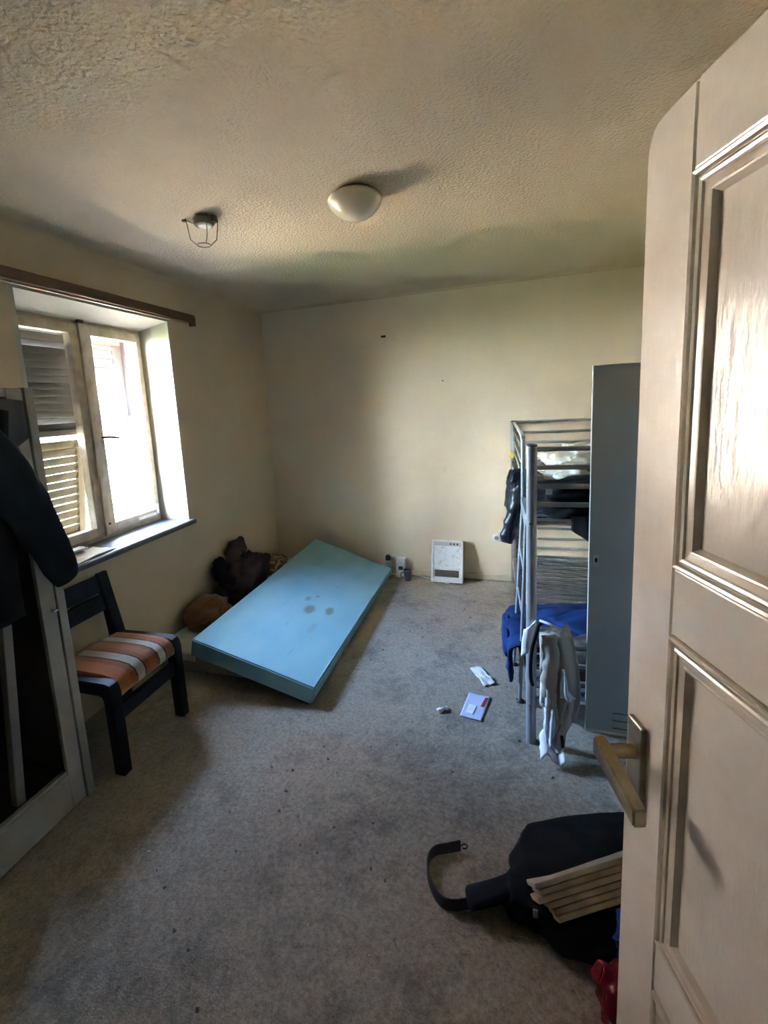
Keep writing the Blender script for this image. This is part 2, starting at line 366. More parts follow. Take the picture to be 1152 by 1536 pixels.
bx(bm, (XW, YF-.12, 0), (-.42, YF, ZC)); bx(bm, (.475, YF-.12, 0), (XR, YF, ZC)); bx(bm, (-.42, YF-.12, 2.075), (.475, YF, ZC))
tag(obj('wall_front', bm, M_WALL), kind='structure')
tag(box('wall_added_shade_block', (XO, YF-1.75, ZC+.25), (XR+.15, YB+.2, 6.0), M_FACADE, bev=0), kind='structure')  # unseen storey, added so its shadow darkens the near yard
tag(box('wall_added_shade_north', (XO, YB+.2, -.5), (XR+.15, 11, 6.0), M_FACADE, bev=0), kind='structure')  # unseen block, added to keep sun off the north-west yard
# reveal lining (painted plaster), slightly proud of the wall core
bm = bmesh.new()
bx(bm, (XW-.25, WY1-.004, WZ0-.03), (XW+.001, WY1+.02, WZ1+.01)); tag(obj('trim_1', bm, M_REV), kind='structure')
bm = bmesh.new()
bx(bm, (XW-.25, WY0-.02, WZ0-.03), (XW+.001, WY0+.004, WZ1+.01)); tag(obj('trim_2', bm, M_REV), kind='structure')
bm = bmesh.new()
poly_prism(bm, [(XW+.001, WY0+.004, WZ1-.004), (XW+.001, WY0+.004, WZ1+.012), (XW-.25, WY0+.004, WZ1+.012), (XW-.25, WY0+.004, WZ1-.05)], (0, WY1-WY0-.008, 0))
tag(obj('trim_3', bm, M_REV), kind='structure')
# rounded plaster cove where ceiling meets the walls
def cove(name, a, b, nrm, r=.05):
    bm = bmesh.new(); a = V(a); b = V(b); n = V(nrm); prof = []
    for k in range(7):
        t = k/6*PI/2; prof.append(n*(r*(1-math.sin(t)))+V((0, 0, -r*(1-math.cos(t)))))
    prof = prof+[V((0, 0, 0))]
    poly_prism(bm, [a+p for p in prof], b-a)
    return tag(obj(name, bm, M_WALL, smooth=False), kind='structure')
cove('trim_4', (XW, YF, ZC), (XW, YB, ZC), (1, 0, 0), .045)
cove('trim_5', (XW, YB, ZC), (XR, YB, ZC), (0, -1, 0), .025)
tag(box('baseboard_back', (XW, YB-.016, 0), (XR, YB, .056), M_BASEW, bev=.004), kind='structure')
tag(box('baseboard_right', (XR-.014, YF, 0), (XR, YB-.016, .056), M_BASEW, bev=.004), kind='structure')
# marks in the back wall: an old fixing slot and a nail hole
box('fixing_slot', (-1.014, YB-.004, 2.224), (-.972, YB+.0, 2.242), M_HOLE, wb, bev=.001)
lathe('nail_hole', [(0, .0), (.006, .0), (.006, .003), (0, .003)], (-.476, YB, 1.809), M_HOLE, wb, 10, axis=(0, -1, 0))
# hallway behind the camera
tag(box('floor_hallway', (-.9, -1.6, -.12), (1.0, YF-.12, 0), M_CARPET, bev=0), kind='structure')
tag(box('ceiling_hallway', (-.9, -1.6, ZC), (1.0, YF-.12, ZC+.1), M_HALL, bev=0), kind='structure')
tag(box('wall_hallway_left', (-1.0, -1.6, 0), (-.9, YF-.12, ZC), M_HALL, bev=0), kind='structure')
tag(box('wall_hallway_right', (1.0, -1.6, 0), (1.1, YF-.12, ZC), M_HALL, bev=0), kind='structure')
tag(box('wall_hallway_end', (-1.0, -1.7, 0), (1.1, -1.6, ZC), M_HALL, bev=0), kind='structure')
bm = bmesh.new(); bx(bm, (-.42, YF-.125, 0), (-.395, YF+.012, 2.1)); bx(bm, (.45, YF-.125, 0), (.475, YF+.0, 2.1)); bx(bm, (-.42, YF-.125, 2.062), (.475, YF+.0, 2.1))
tag(obj('trim_6', bm, M_DOORMOULD), kind='structure')

# ------------------------------------------------------------------ window
XF = XW-.24                                          # room-side face of the window frame
win = tag(empty('window_1', (XF, 2.26, WZ0)), kind='structure')
def wbox(n, y0, y1, z0, z1, x0, x1, m=M_FRAME, par=win, bev=.004): return box(n, (XF+x0, y0, z0), (XF+x1, y1, z1), m, par, bev)
ZT = 2.245
wbox('frame_post', WY0, WY0+.05, WZ0-.02, ZT, -.07, -.008); wbox('frame_post', WY1-.05, WY1, WZ0-.02, ZT, -.07, -.008)
wbox('frame_head', WY0, WY1, ZT-.045, ZT+.03, -.07, -.009); wbox('frame_foot', WY0, WY1, WZ0-.02, WZ0+.045, -.07, -.006)
for k, (a, b) in enumerate(((WY0+.035, 2.272), (2.285, WY1-.028))):
    s = empty('sash', (XF, (a+b)/2, WZ0)); s.parent = win; s.matrix_parent_inverse = MW[win.name].inverted()
    MW[s.name] = Matrix.Translation((XF, (a+b)/2, WZ0)); g0, g1 = a+.055, b-.065 if k == 0 else b-.037
    if k == 1: g0 = a+.072
    wbox('stile', a, g0, .905, 2.215, -.045, .012, par=s); wbox('stile', g1, b, .905, 2.215, -.045, .012, par=s)
    wbox('bottom_rail', g0, g1, .905, .965, -.045, .0115, par=s); wbox('top_rail', g0, g1, 2.157, 2.215, -.045, .0115, par=s)
    wbox('pane', g0-.006, g1+.006, .96, 2.163, -.022, -.018, M_GLASS, s, 0)
wbox('cover_strip', 2.262, 2.304, .90, 2.222, .01, .026)
h = wbox('handle_plate', 2.325, 2.345, 1.46, 1.56, .008, .018, M_BRASS)
rod('handle_lever', [(XF+.015, 2.335, 1.525), (XF+.05, 2.336, 1.527), (XF+.058, 2.36, 1.526), (XF+.058, 2.43, 1.514)], [.009, .009, .009, .007], M_WIRE, h)
wbox('latch_knob', 2.262, 2.30, 2.222, 2.24, .004, .03, M_WOODB)
wbox('lower_bolt', 2.285, 2.30, .965, .98, .02, .034, M_WOODB)
rod('hinge_pin', [(XF+.018, WY1-.052, .93), (XF+.018, WY1-.052, 1.0)], .009, M_WHITEPL, win)
wbox('weather_bar', 2.55, 2.73, .925, .945, .008, .022, M_WHITEPL)
sill = box('window_sill', (XF-.01, WY0-.03, WZ0-.03), (XW+.035, WY1+.03, WZ0), M_SILL, win, .003)
box('sill_nosing', (XW+.030, WY0-.03, WZ0-.034), (XW+.040, WY1+.03, WZ0-.006), M_SILLEDGE, sill, .002)
# painted outer reveal beyond the glass
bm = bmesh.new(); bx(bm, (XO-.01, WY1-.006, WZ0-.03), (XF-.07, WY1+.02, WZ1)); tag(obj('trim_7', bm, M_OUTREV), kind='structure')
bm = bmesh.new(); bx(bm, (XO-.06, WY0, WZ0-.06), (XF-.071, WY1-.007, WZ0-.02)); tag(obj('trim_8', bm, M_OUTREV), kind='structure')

# shutters
def slat_mesh(y0, y1, dpt, t, ang):
    bm = bmesh.new(); bx(bm, (-dpt/2, y0, -t/2), (dpt/2, y1, t/2), .0015, Matrix.Rotation(ang, 4, 'Y'))
    me = bpy.data.meshes.new('slat'); bmesh.ops.recalc_face_normals(bm, faces=bm.faces); bm.to_mesh(me); bm.free(); return me
XS = XO+.012
sh = tag(empty('louvred_shutter', (XS, 2.0, WZ0)), 'closed louvred shutter behind the left window pane, lower half tinted yellow as sunlit', 'shutter')
SY0, SY1 = WY0+.01, 2.318
box('stile', (XS-.018, SY0, .90), (XS+.018, SY0+.06, 2.25), M_SLAT, sh); box('stile', (XS-.018, SY1-.055, 1.56), (XS+.018, SY1, 2.25), M_SLAT, sh)
box('top_rail', (XS-.018, SY0+.06, 2.19), (XS+.018, SY1-.055, 2.25), M_SLAT, sh); box('mid_rail', (XS-.0175, SY0+.06, 1.555), (XS+.0175, SY1-.055, 1.59), M_SLAT, sh)
me = slat_mesh(0, SY1-SY0-.115, .050, .006, math.radians(-66)); me.materials.append(M_SLAT)
for k in range(15):
    o = bpy.data.objects.new('slat', me); COL.objects.link(o); o.parent = sh
    o.location = V((XS, SY0+.06, 1.605+k*.0405))-V((XS, 2.0, WZ0)); MW[o.name] = MW[sh.name]
    o.rotation_euler = (0, math.radians(random.uniform(-5, 5)) + (math.radians(24) if k in (1, 12, 14) else 0), 0)
fl = empty('lower_flap', (XS, SY0, 1.55)); fl.parent = sh; fl.location = V((XS, SY0, 1.55))-V((XS, 2.0, WZ0)); fl.rotation_euler = (0, math.radians(8), 0)
MW[fl.name] = Matrix.Translation((XS, SY0, 1.55)) @ Matrix.Rotation(math.radians(8), 4, 'Y')
FW = SY1-SY0-.03
for a, b in ((.06, .1), (FW-.05, FW)): box('flap_stile', (-.014, a, -.66), (.014, b, 0), M_SLATSUN, fl, local=True)
box('flap_rail', (-.014, .1, -.66), (.014, FW-.05, -.62), M_SLATSUN, fl, local=True)
me = slat_mesh(0, FW-.15, .058, .006, math.radians(-64)); me.materials.append(M_SLATSUN)
for k in range(12):
    o = bpy.data.objects.new('slat', me); COL.objects.link(o); o.parent = fl; o.location = (0, .1, -.05-k*.0495)
    o.rotation_euler = (0, math.radians(random.uniform(-4, 4)), 0); MW[o.name] = MW[fl.name]
# right shutter folded back against the outer wall
so2 = tag(empty('louvred_shutter', (XO-.03, WY1, WZ0)), 'pale shutter folded open outside the right window pane', 'shutter')
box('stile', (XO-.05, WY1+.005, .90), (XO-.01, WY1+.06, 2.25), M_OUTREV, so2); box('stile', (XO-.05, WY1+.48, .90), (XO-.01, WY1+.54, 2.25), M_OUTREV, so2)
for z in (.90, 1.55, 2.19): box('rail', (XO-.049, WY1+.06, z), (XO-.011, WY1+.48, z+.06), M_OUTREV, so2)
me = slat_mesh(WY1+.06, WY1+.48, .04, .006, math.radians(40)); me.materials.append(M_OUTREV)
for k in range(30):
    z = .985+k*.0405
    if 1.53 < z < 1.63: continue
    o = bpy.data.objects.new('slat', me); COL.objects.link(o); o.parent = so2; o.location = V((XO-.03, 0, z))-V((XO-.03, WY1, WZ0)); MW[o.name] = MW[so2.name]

# ------------------------------------------------------------------ outside
tag(box('ground', (-40, -30, -.62), (20, 40, -.5), M_GROUND, bev=0), kind='structure', label='sunlit sandy yard outside the window')
tag(box('added_dark_strip', (XO-3.2, -12, -.5), (XO-.001, 16, -.485), mat('strip_dark', (.07, .068, .065), .95, col2=(.09, .085, .08), nscale=4), bev=0), kind='structure', label='unseen dark strip added along the house wall to cut bounce light')  # unseen strip, added to cut bounce onto the ceiling near the window
tag(box('added_sky_block', (XO-.7, -4, 2.62), (XO, 8, 2.78), mat('sky_block_brown', (.2, .15, .11), .8), bev=.01), kind='structure', label='unseen slab added over the window outside to block high sky')  # unseen overhang, added to keep high sky off the near floor
FX = -9.0; kx = 9/5
def ez(z5): return 1.65+(z5-1.65)*kx
nh = tag(empty('neighbour_house', (FX-3, 13, -.5)), 'white sunlit house across the yard seen through the window', 'house')
box('wall', (FX-6, 5.6, -.5), (FX, 22, 2.8), M_FACADE, nh, 0); box('added_dark_storey', (FX-6, 5.6, 2.8), (FX, 22, 6.6), mat('dark_timber', (.085, .06, .06), .8, col2=(.06, .045, .045), nscale=3, stretch=(1, 1, 12)), nh, 0)  # upper storey is unseen, added tall and dark to block sky
for k in range(8): box('added_storey_board', (FX, 5.6, 3.75+k*.32), (FX+.03, 22, 4.02+k*.32), mat('dark_timber', (0, 0, 0)), nh, .008)
bm = bmesh.new(); poly_prism(bm, [(FX+.4, 5.2, 6.45), (FX+.4, 5.2, 6.57), (FX-3, 5.2, 7.9), (FX-6.5, 5.2, 6.57), (FX-6.5, 5.2, 6.45)], (0, 17.2, 0)); obj('roof', bm, M_ROOFT, nh)
box('recess_shade', (FX+.001, 5.165*kx, ez(1.56)), (FX+.03, 5.32*kx, ez(2.6)), M_GREYPAINT, nh, .01)  # flat dark slab; the shade of the recess is in its colour
box('shade_roof', (FX+.031, 8.0, 3.55), (FX+1.9, 12.0, 3.7), M_ROOFT, nh, .01); box('shade_roof_side', (FX+.031, 9.95, -.5), (FX+1.8, 10.05, 3.549), M_FACADE, nh, .01)  # unseen porch, added to shade the facade behind it
box('white_panel', (FX+.001, 8.5, -.45), (FX+.04, 9.25, 2.62), mat('white_gloss', (.86, .86, .84), .4), nh, .01)  # white panel added so this shaded stretch still looks bright
box('timber_post', (FX, 5.33*kx, ez(1.66)), (FX+.14, 5.50*kx, 3.54), M_REDPAINT, nh, .01)
box('post_base', (FX, 5.29*kx, ez(1.55)), (FX+.18, 5.47*kx, ez(1.655)), M_REDPAINT, nh, .01)
for k, z in enumerate((2.2, 2.3, 2.42, 2.53)):
    box('awning_board', (FX, 4.6*kx, ez(z)), (FX+.10, 5.13*kx, ez(z+.05)), M_GREYPAINT if k < 2 else M_OUTREV, nh, .01)
box('plinth_band', (FX, 4.2*kx, ez(1.52)), (FX+.22, 6.2*kx, ez(1.548)), M_FACADE, nh, .01)
rod('drain_pipe', [(FX+.1, 5.30*kx, ez(1.52)), (FX+.1, 5.34*kx, ez(1.1)), (FX+.1, 5.43*kx, ez(.2)), (FX+.1, 5.43*kx, -.5)], .05, M_REDPAINT, nh)

wh = empty('wall_added_bounce_house', (-8.6, -2.8, -.5), math.atan2(.65, .76)); tag(wh, kind='structure')  # unseen house, added to bounce sunlight onto the back wall
def whb(n, lo, hi, m, bev=.01): return box(n, lo, hi, m, wh, bev, local=True)
M_WHITER = mat('bounce_white', (.74, .81, .88), .9, col2=(.70, .77, .84), nscale=1.5)
whb('wall', (-6, -4.6, 0), (0, 4.6, 6.4), M_WHITER, 0)
whb('bounce_cut_band', (.001, -4.6, 0), (.08, 4.6, 2.0), mat('band_dark', (.10, .095, .085), .9, col2=(.07, .065, .06), nscale=3))  # dark band added to cut low bounce onto the upper back wall
tag(box('added_dark_ground', (-30, -25, -.5), (XO-3.21, 1.6, -.47), mat('ground_dark_green', (.07, .11, .035), .95, col2=(.05, .08, .025), nscale=3), bev=0), kind='structure', label='unseen dark green ground added outside to cut bounce light')  # unseen dark ground, added to dim bounce onto ceiling and upper wall
bm = bmesh.new(); poly_prism(bm, [(.4, -5, 6.3), (.4, -5, 6.45), (-3, -5, 8), (-6.4, -5, 6.45), (-6.4, -5, 6.3)], (0, 10, 0)); obj('roof', bm, M_ROOFT, wh, local=True)
for y in (-3, 0, 3): whb('window', (-.05, y-.45, 3.9), (.02, y+.45, 5.2), M_GREYPAINT)

# ------------------------------------------------------------------ room door (opened inwards, hinges beside the camera)
DA = math.atan2(-.262, .965)                        # angle of the leaf from +Y
DE = V((.223, .894, 0)); DW, DT = .83, .04
# local frame: +x runs from the free edge back to the hinge, +y out of the visible face, +z up
ex = V((.262, -.965, 0)).normalized(); ey = V((-.965, -.262, 0)).normalized()
door = empty('door_1', DE); door.rotation_euler = (0, 0, math.atan2(ex.y, ex.x)); door.scale = (1, 1, 1)
RZ = Matrix.Rotation(math.atan2(ex.y, ex.x), 4, 'Z'); MW[door.name] = Matrix.Translation(DE) @ RZ
SG = -1 if (RZ.to_3x3() @ V((0, 1, 0))).dot(ey) < 0 else 1     # sign of local y that faces the room
tag(door, kind='structure', label='open cream painted panel door at the right')
def dbox(n, x0, x1, z0, z1, d0, d1, m=M_DOOR, par=door, bev=.003):
    ya, yb = sorted((SG*d0, SG*d1)); return box(n, (x0, ya, z0), (x1, yb, z1), m, par, bev, local=True)
ST = .112
# free-edge stile with worn, rounded upper corner
bm = bmesh.new(); pr = [(0, .012), (ST, .012), (ST, 2.05), (.05, 2.048)]
for k in range(6):
    t = k/5*PI/2; pr.append((.034-.034*math.sin(t)+.0, 2.0-.0+.046*math.cos(t)))
pr.append((0, 1.96))
poly_prism(bm, [(x, -SG*DT, z) for x, z in pr], (0, SG*DT, 0)); bmesh.ops.recalc_face_normals(bm, faces=bm.faces)
es = [e for e in bm.edges if abs(e.verts[0].co.y) < 1e-6 and abs(e.verts[1].co.y) < 1e-6]; bmesh.ops.bevel(bm, geom=es, offset=.004, segments=2, affect='EDGES')
obj('stile', bm, M_DOOR, door, local=True)
dbox('stile', DW-ST, DW, .012, 2.05, -DT, 0)
panels = [(1.375, 1.936), (.697, 1.268), (.19, .592)]
rails = [(1.936, 2.05), (1.268, 1.375), (.592, .697), (.012, .19)]
for z0, z1 in rails: dbox('rail', ST+.0006, DW-ST-.0006, z0, z1, -DT, -.0004)
def moulding(x0, x1, z0, z1):
    prof = [(0, -.0005), (.001, .003), (.004, .0055), (.008, .004), (.0095, -.001), (.0105, -.0025), (.012, -.001), (.0135, .0025), (.017, .004), (.021, .003), (.023, .0005), (.033, -.0005), (.035, .0015), (.038, .001), (.041, -.003), (.0435, -.0065), (.045, -.008), (.045, -.022), (0, -.022)]
    bm = bmesh.new(); rings = []
    for (cx, cz, sx, sz) in ((x0, z0, 1, 1), (x1, z0, -1, 1), (x1, z1, -1, -1), (x0, z1, 1, -1)):
        rings.append([bm.verts.new((cx+sx*u, SG*d, cz+sz*u)) for u, d in prof])
    n = len(prof)
    for i in range(4):
        A, B = rings[i], rings[(i+1) % 4]
        for k in range(n): bm.faces.new((A[k], A[(k+1) % n], B[(k+1) % n], B[k]))
    return bm
for z0, z1 in panels:
    p = dbox('panel', ST+.03, DW-ST-.03, z0+.03, z1-.03, -.03, -.0075, M_DOORPANEL, bev=0)
    obj('moulding', moulding(ST+.001, DW-ST-.001, z0+.001, z1-.001), M_DOORMOULD, door, local=True)
hp = empty('door_handle', DE); hp.parent = door; hp.location = (0, 0, 0); MW[hp.name] = MW[door.name]
dbox('plate', .022, .066, .902, 1.066, 0, .010, M_BRASS, hp, .003)
bm = bmesh.new(); tube(bm, [(.040, SG*.008, 1.005), (.040, SG*.07, 1.005)], .0125, 14); obj('spindle', bm, M_BRASS, hp, smooth=True, local=True, autosmooth=40)
bm = bmesh.new()
poly_prism(bm, [(.022, SG*.050, 1.024), (.046, SG*.050, 1.022), (.150, SG*.046, .990), (.152, SG*.046, .960), (.034, SG*.050, .986), (.022, SG*.050, .992)], (0, SG*.022, 0))
bmesh.ops.recalc_face_normals(bm, faces=bm.faces); bmesh.ops.bevel(bm, geom=bm.edges[:], offset=.003, segments=2, affect='EDGES'); obj('lever', bm, M_BRASS, hp, smooth=True, local=True, autosmooth=35)
for z in (.927, .916): 
    bm = bmesh.new(); tube(bm, [(.043, SG*.008, z), (.043, SG*.0115, z)], .004 if z > .92 else .003, 10); obj('keyhole' , bm, M_HOLE, hp, local=True)
for z in (.25, 1.75):
    rod('hinge', [(DW+.006, SG*.004, z), (DW+.006, SG*.004, z+.1)], .007, M_BRASS, door, local=True)

# ------------------------------------------------------------------ curtain rail
cr = tag(empty('curtain_rail', (XW+.03, 2.1, 2.28)), 'long dark brown wooden curtain rail above the window', 'curtain rail')
box('board', (XW+.038, 1.15, 2.302), (XW+.056, 3.035, 2.357), M_WOODB, cr, .003)
box('top_board', (XW+.001, 1.16, 2.335), (XW+.037, 3.03, 2.353), M_WOODB, cr, .002)
box('runner_track', (XW+.02, 1.16, 2.292), (XW+.037, 3.0, 2.303), mat('rail_edge', (.32, .2, .13), .4), cr, .001)
box('end_cap', (XW+.002, 3.036, 2.280), (XW+.056, 3.046, 2.352), M_WOODB, cr, .003)
box('end_block', (XW+.0385, 2.985, 2.276), (XW+.0555, 3.034, 2.3015), M_WOODB, cr, .003)

# ------------------------------------------------------------------ ceiling lamp and bare fixture
cl = tag(empty('ceiling_lamp', (-.612, 2.14, ZC-.13)), 'domed cream glass ceiling lamp in the middle of the ceiling', 'lamp')
lathe('base_ring', [(0, 0), (.085, 0), (.085, -.022), (0, -.022)], (-.612, 2.14, ZC), M_WIRE, cl)
sp = [(.078, -.010), (.105, -.016), (.119, -.026), (.1225, -.036), (.119, -.048), (.108, -.066), (.088, -.087), (.060, -.105), (.030, -.116), (0, -.120)]
sp2 = [(max(r-.004, 0), z+.003) for r, z in sp[::-1]]
lathe('glass_shade', sp+sp2[1:], (-.612, 2.14, ZC), M_SHADE, cl, 48)
fx = (-1.372, 2.085, ZC)
cf = tag(empty('lamp_holder', fx), 'bare lamp holder with bent wire cage on the ceiling by the window', 'lamp holder')
lathe('base', [(0, 0), (.038, 0), (.05, -.012), (.05, -.032), (.044, -.040), (0, -.040)], (fx[0]+.01, fx[1], ZC), M_WIRE, cf, 28)
lathe('reflector', [(0, -.0402), (.034, -.0402), (.03, -.046), (0, -.046)], (fx[0]+.015, fx[1], ZC), M_WHITEPL, cf, 20)
ringp = lambda r, z, n=24, a0=0, a1=2*PI: [(fx[0]+r*math.cos(a0+(a1-a0)*k/n), fx[1]+r*math.sin(a0+(a1-a0)*k/n), ZC+z) for k in range(n+1)]
rod('wire_arc', ringp(.075, -.008, 20, .6, 3.6), .0022, M_WIRE, cf, 6)
rod('wire_ring', ringp(.032, -.128, 24)[:-1], .002, M_WIRE, cf, 6, closed=True)
for a in (3.5, 5.6, .6):
    c_, s_ = math.cos(a), math.sin(a)
    rod('wire_arm', [(fx[0]+.075*c_, fx[1]+.075*s_, ZC-.006), (fx[0]+.07*c_, fx[1]+.07*s_, ZC-.05), (fx[0]+.062*c_, fx[1]+.062*s_, ZC-.10), (fx[0]+.032*c_, fx[1]+.032*s_, ZC-.128)], .002, M_WIRE, cf, 6)
box('bracket', (fx[0]+.045, fx[1]-.01, ZC-.03), (fx[0]+.075, fx[1]+.02, ZC-.002), M_WIRE, cf, .002)
box('clip', (fx[0]-.10, fx[1]-.02, ZC-.012), (fx[0]-.082, fx[1]-.004, ZC-.001), M_WIRE, cf, .002)

# ------------------------------------------------------------------ wardrobe
WX = -1.745; wd = tag(empty('wardrobe', (-1.97, .9, 0)), 'grey-white wardrobe with dark open door frame at the left edge', 'wardrobe')
box('side_panel', (XW+.006, 1.349, .0), (WX, 1.386, 1.782), M_WARD, wd, .004); box('side_panel', (XW+.006, .40, 0), (WX, .435, 1.782), M_WARD, wd, .004)
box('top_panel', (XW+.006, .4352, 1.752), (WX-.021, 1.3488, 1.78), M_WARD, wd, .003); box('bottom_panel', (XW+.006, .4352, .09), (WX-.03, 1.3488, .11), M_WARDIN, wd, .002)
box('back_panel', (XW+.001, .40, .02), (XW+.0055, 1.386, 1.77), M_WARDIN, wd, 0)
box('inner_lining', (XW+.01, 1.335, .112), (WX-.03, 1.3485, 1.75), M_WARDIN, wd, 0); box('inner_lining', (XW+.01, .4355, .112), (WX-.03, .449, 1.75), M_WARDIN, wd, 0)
rod('clothes_rail', [(-1.98, .45, 1.66), (-1.98, 1.334, 1.66)], .012, M_CHROME, wd)
wdd = empty('door', (WX, 1.34, 0)); wdd.parent = wd; wdd.matrix_parent_inverse = MW[wd.name].inverted(); MW[wdd.name] = Matrix.Translation((WX, 1.34, 0))
box('stile', (WX-.02, 1.277, .015), (WX, 1.340, 1.778), M_WARD, wdd, .003); box('stile', (WX-.02, .445, .015), (WX, .51, 1.778), M_WARD, wdd, .003)
box('bottom_rail', (WX-.0195, .5102, .015), (WX-.0005, 1.2768, .172), M_WARD, wdd, .003); box('top_rail', (WX-.0195, .5102, 1.745), (WX-.0005, 1.2768, 1.778), M_WARD, wdd, .003)
box('inner_bead', (WX-.03, .5102, .1722), (WX-.008, 1.2768, .186), M_WARD, wdd, .002)
lk = empty('lock', (WX, 1.318, .89)); lk.parent = wd; lk.matrix_parent_inverse = MW[wd.name].inverted(); MW[lk.name] = Matrix.Translation((WX, 1.318, .89))
lathe('lock_barrel', [(0, 0), (.009, 0), (.009, .008), (0, .010)], (WX, 1.318, .888), M_CHROME, lk, 14, axis=(1, 0, 0))
box('key', (WX+.0105, 1.306, .884), (WX+.024, 1.33, .892), M_CHROME, lk, .002)
tag(box('wooden_batten', (-.018, -.018, 0), (.018, .018, .80), M_WARD, None, .004, Matrix.Translation((-1.86, 1.143, .135)) @ Euler((math.radians(-3.6), math.radians(2), 0)).to_matrix().to_4x4()),
    'pale batten standing upright inside the dark wardrobe', 'batten')

# jacket hanging on the wardrobe door
jx = WX+.075
jk = tag(empty('hanging_jacket', (jx, 1.1, .6)), 'dark navy jacket hanging on the wardrobe with its sleeve sticking out', 'jacket')
pth = spline([(jx-.01, .99, 1.64), (jx, 1.12, 1.53), (jx+.012, 1.215, 1.36), (jx+.015, 1.275, 1.20), (jx+.01, 1.322, 1.075), (jx+.005, 1.345, 1.02)], 7)
rr = [lerp(.135, .052, (i/(len(pth)-1))**.75) for i in range(len(pth))]
bm = bmesh.new(); tube(bm, pth, rr, 20, flat=(1.0, .42, (1, 0, 0)))
for v in bm.verts: v.co += V((.02*fbm(v.co*9, 3), .012*fbm(v.co*7+V((3, 1, 2)), 3), 0))
obj('sleeve', bm, M_NAVY, jk, smooth=True)
def jbody(u, v):
    z = lerp(1.742, .93, v); y0 = .62; y1 = lerp(1.235, 1.19, min(v*3, 1)); y = lerp(y0, y1, u)
    return (jx-.035+.035*math.sin(u*PI)+.01*math.sin(u*14+v*3), y, z+.02*math.sin(u*PI)-.05*u*u*(1-v))
sheet('body', jbody, 24, 26, M_BLACKCLOTH, jk, .012, .02, 5, 3)
sheet('lining', lambda u, v: (jx-.045, lerp(1.20, 1.315, u), lerp(1.742-.012*u, 1.52+.07*u, v)), 8, 8, M_GREYCLOTH, jk, .008, .008, 9, 5)
rod('hanger_hook', [(jx-.03, .95, 1.75), (jx-.03, .95, 1.80), (jx-.05, .95, 1.815), (WX-.012, .95, 1.812), (WX-.03, .95, 1.79)], .003, M_CHROME, jk, 6)

# papers on the sill
def flatpaper(name, c, w_, l_, rz, m, lab, cat, curl=.01, seed=1, z=0, grp=None, t=.002, par=None):
    R = Matrix.Rotation(rz, 3, 'Z')
    def f(u, v):
        p = R @ V(((u-.5)*w_, (v-.5)*l_, 0)); q = V(c)+p
        return (q.x, q.y, z+t/2+.0005+curl*max(0, fbm(V((u*2.2+seed, v*2.2, seed)), 2)+.25))
    return tag(sheet(name, f, 14, 14, m, par, t), lab, cat, grp)
flatpaper('loose_paper', (XW-.07, 1.92, 0), .17, .36, .05, mat('sill_paper', (.62, .58, .5), .8, col2=(.5, .45, .37), nscale=10), 'dusty sheet of paper lying on the window sill', 'paper', .012, 4, WZ0+.001)
flatpaper('old_newspaper', (XW-.15, 1.90, 0), .07, .24, -.05, mat('news', (.5, .42, .3), .85, col2=(.66, .6, .5), nscale=20), 'brownish folded newspaper by the window frame on the sill', 'newspaper', .008, 9, WZ0+.0215, t=.01)

# ------------------------------------------------------------------ chair
ch = tag(empty('dining_chair', (-1.9, 1.72, 0)), 'black wooden chair with orange and white striped seat under the window', 'chair')
def seat_mat():
    m = bpy.data.materials.new('striped_upholstery'); m.use_nodes = True; t, b = node_chain(m); L = t.links.new
    tc = t.nodes.new('ShaderNodeTexCoord'); sx = t.nodes.new('ShaderNodeSeparateXYZ'); L(tc.outputs['Object'], sx.inputs[0])
    mr = t.nodes.new('ShaderNodeMapRange'); mr.inputs[1].default_value = -.215; mr.inputs[2].default_value = .215; L(sx.outputs['Y'], mr.inputs[0])
    r = t.nodes.new('ShaderNodeValToRGB'); r.color_ramp.interpolation = 'CONSTANT'
    O = (.36, .115, .03, 1); O2 = (.27, .075, .02, 1); W = (.42, .38, .34, 1); D = (.04, .018, .01, 1)
    st = [(0, O), (.22, O2), (.29, D), (.31, W), (.42, D), (.44, O2), (.50, O), (.60, O2), (.64, D), (.66, W), (.76, D), (.78, O2), (.86, O)]
    e = r.color_ramp.elements; e[0].position, e[0].color = st[0]; e[1].position, e[1].color = st[1]
    for p, c in st[2:]: k = e.new(p); k.color = c
    n = t.nodes.new('ShaderNodeTexNoise'); n.inputs['Scale'].default_value = 60; L(tc.outputs['Object'], n.inputs['Vector'])
    mx = t.nodes.new('ShaderNodeMix'); mx.data_type = 'RGBA'; mx.blend_type = 'MULTIPLY'; mx.inputs[0].default_value = .5
    L(mr.outputs[0], r.inputs[0]); L(r.outputs[0], mx.inputs[6]); L(n.outputs['Color'], mx.inputs[7]); L(mx.outputs[2], b.inputs['Base Color'])
    b.inputs['Roughness'].default_value = .9; b.inputs['Sheen Weight'].default_value = .3; b.inputs['Specular IOR Level'].default_value = .2
    return m
YN, YFa = 1.505, 1.928                               # near and far leg centre lines
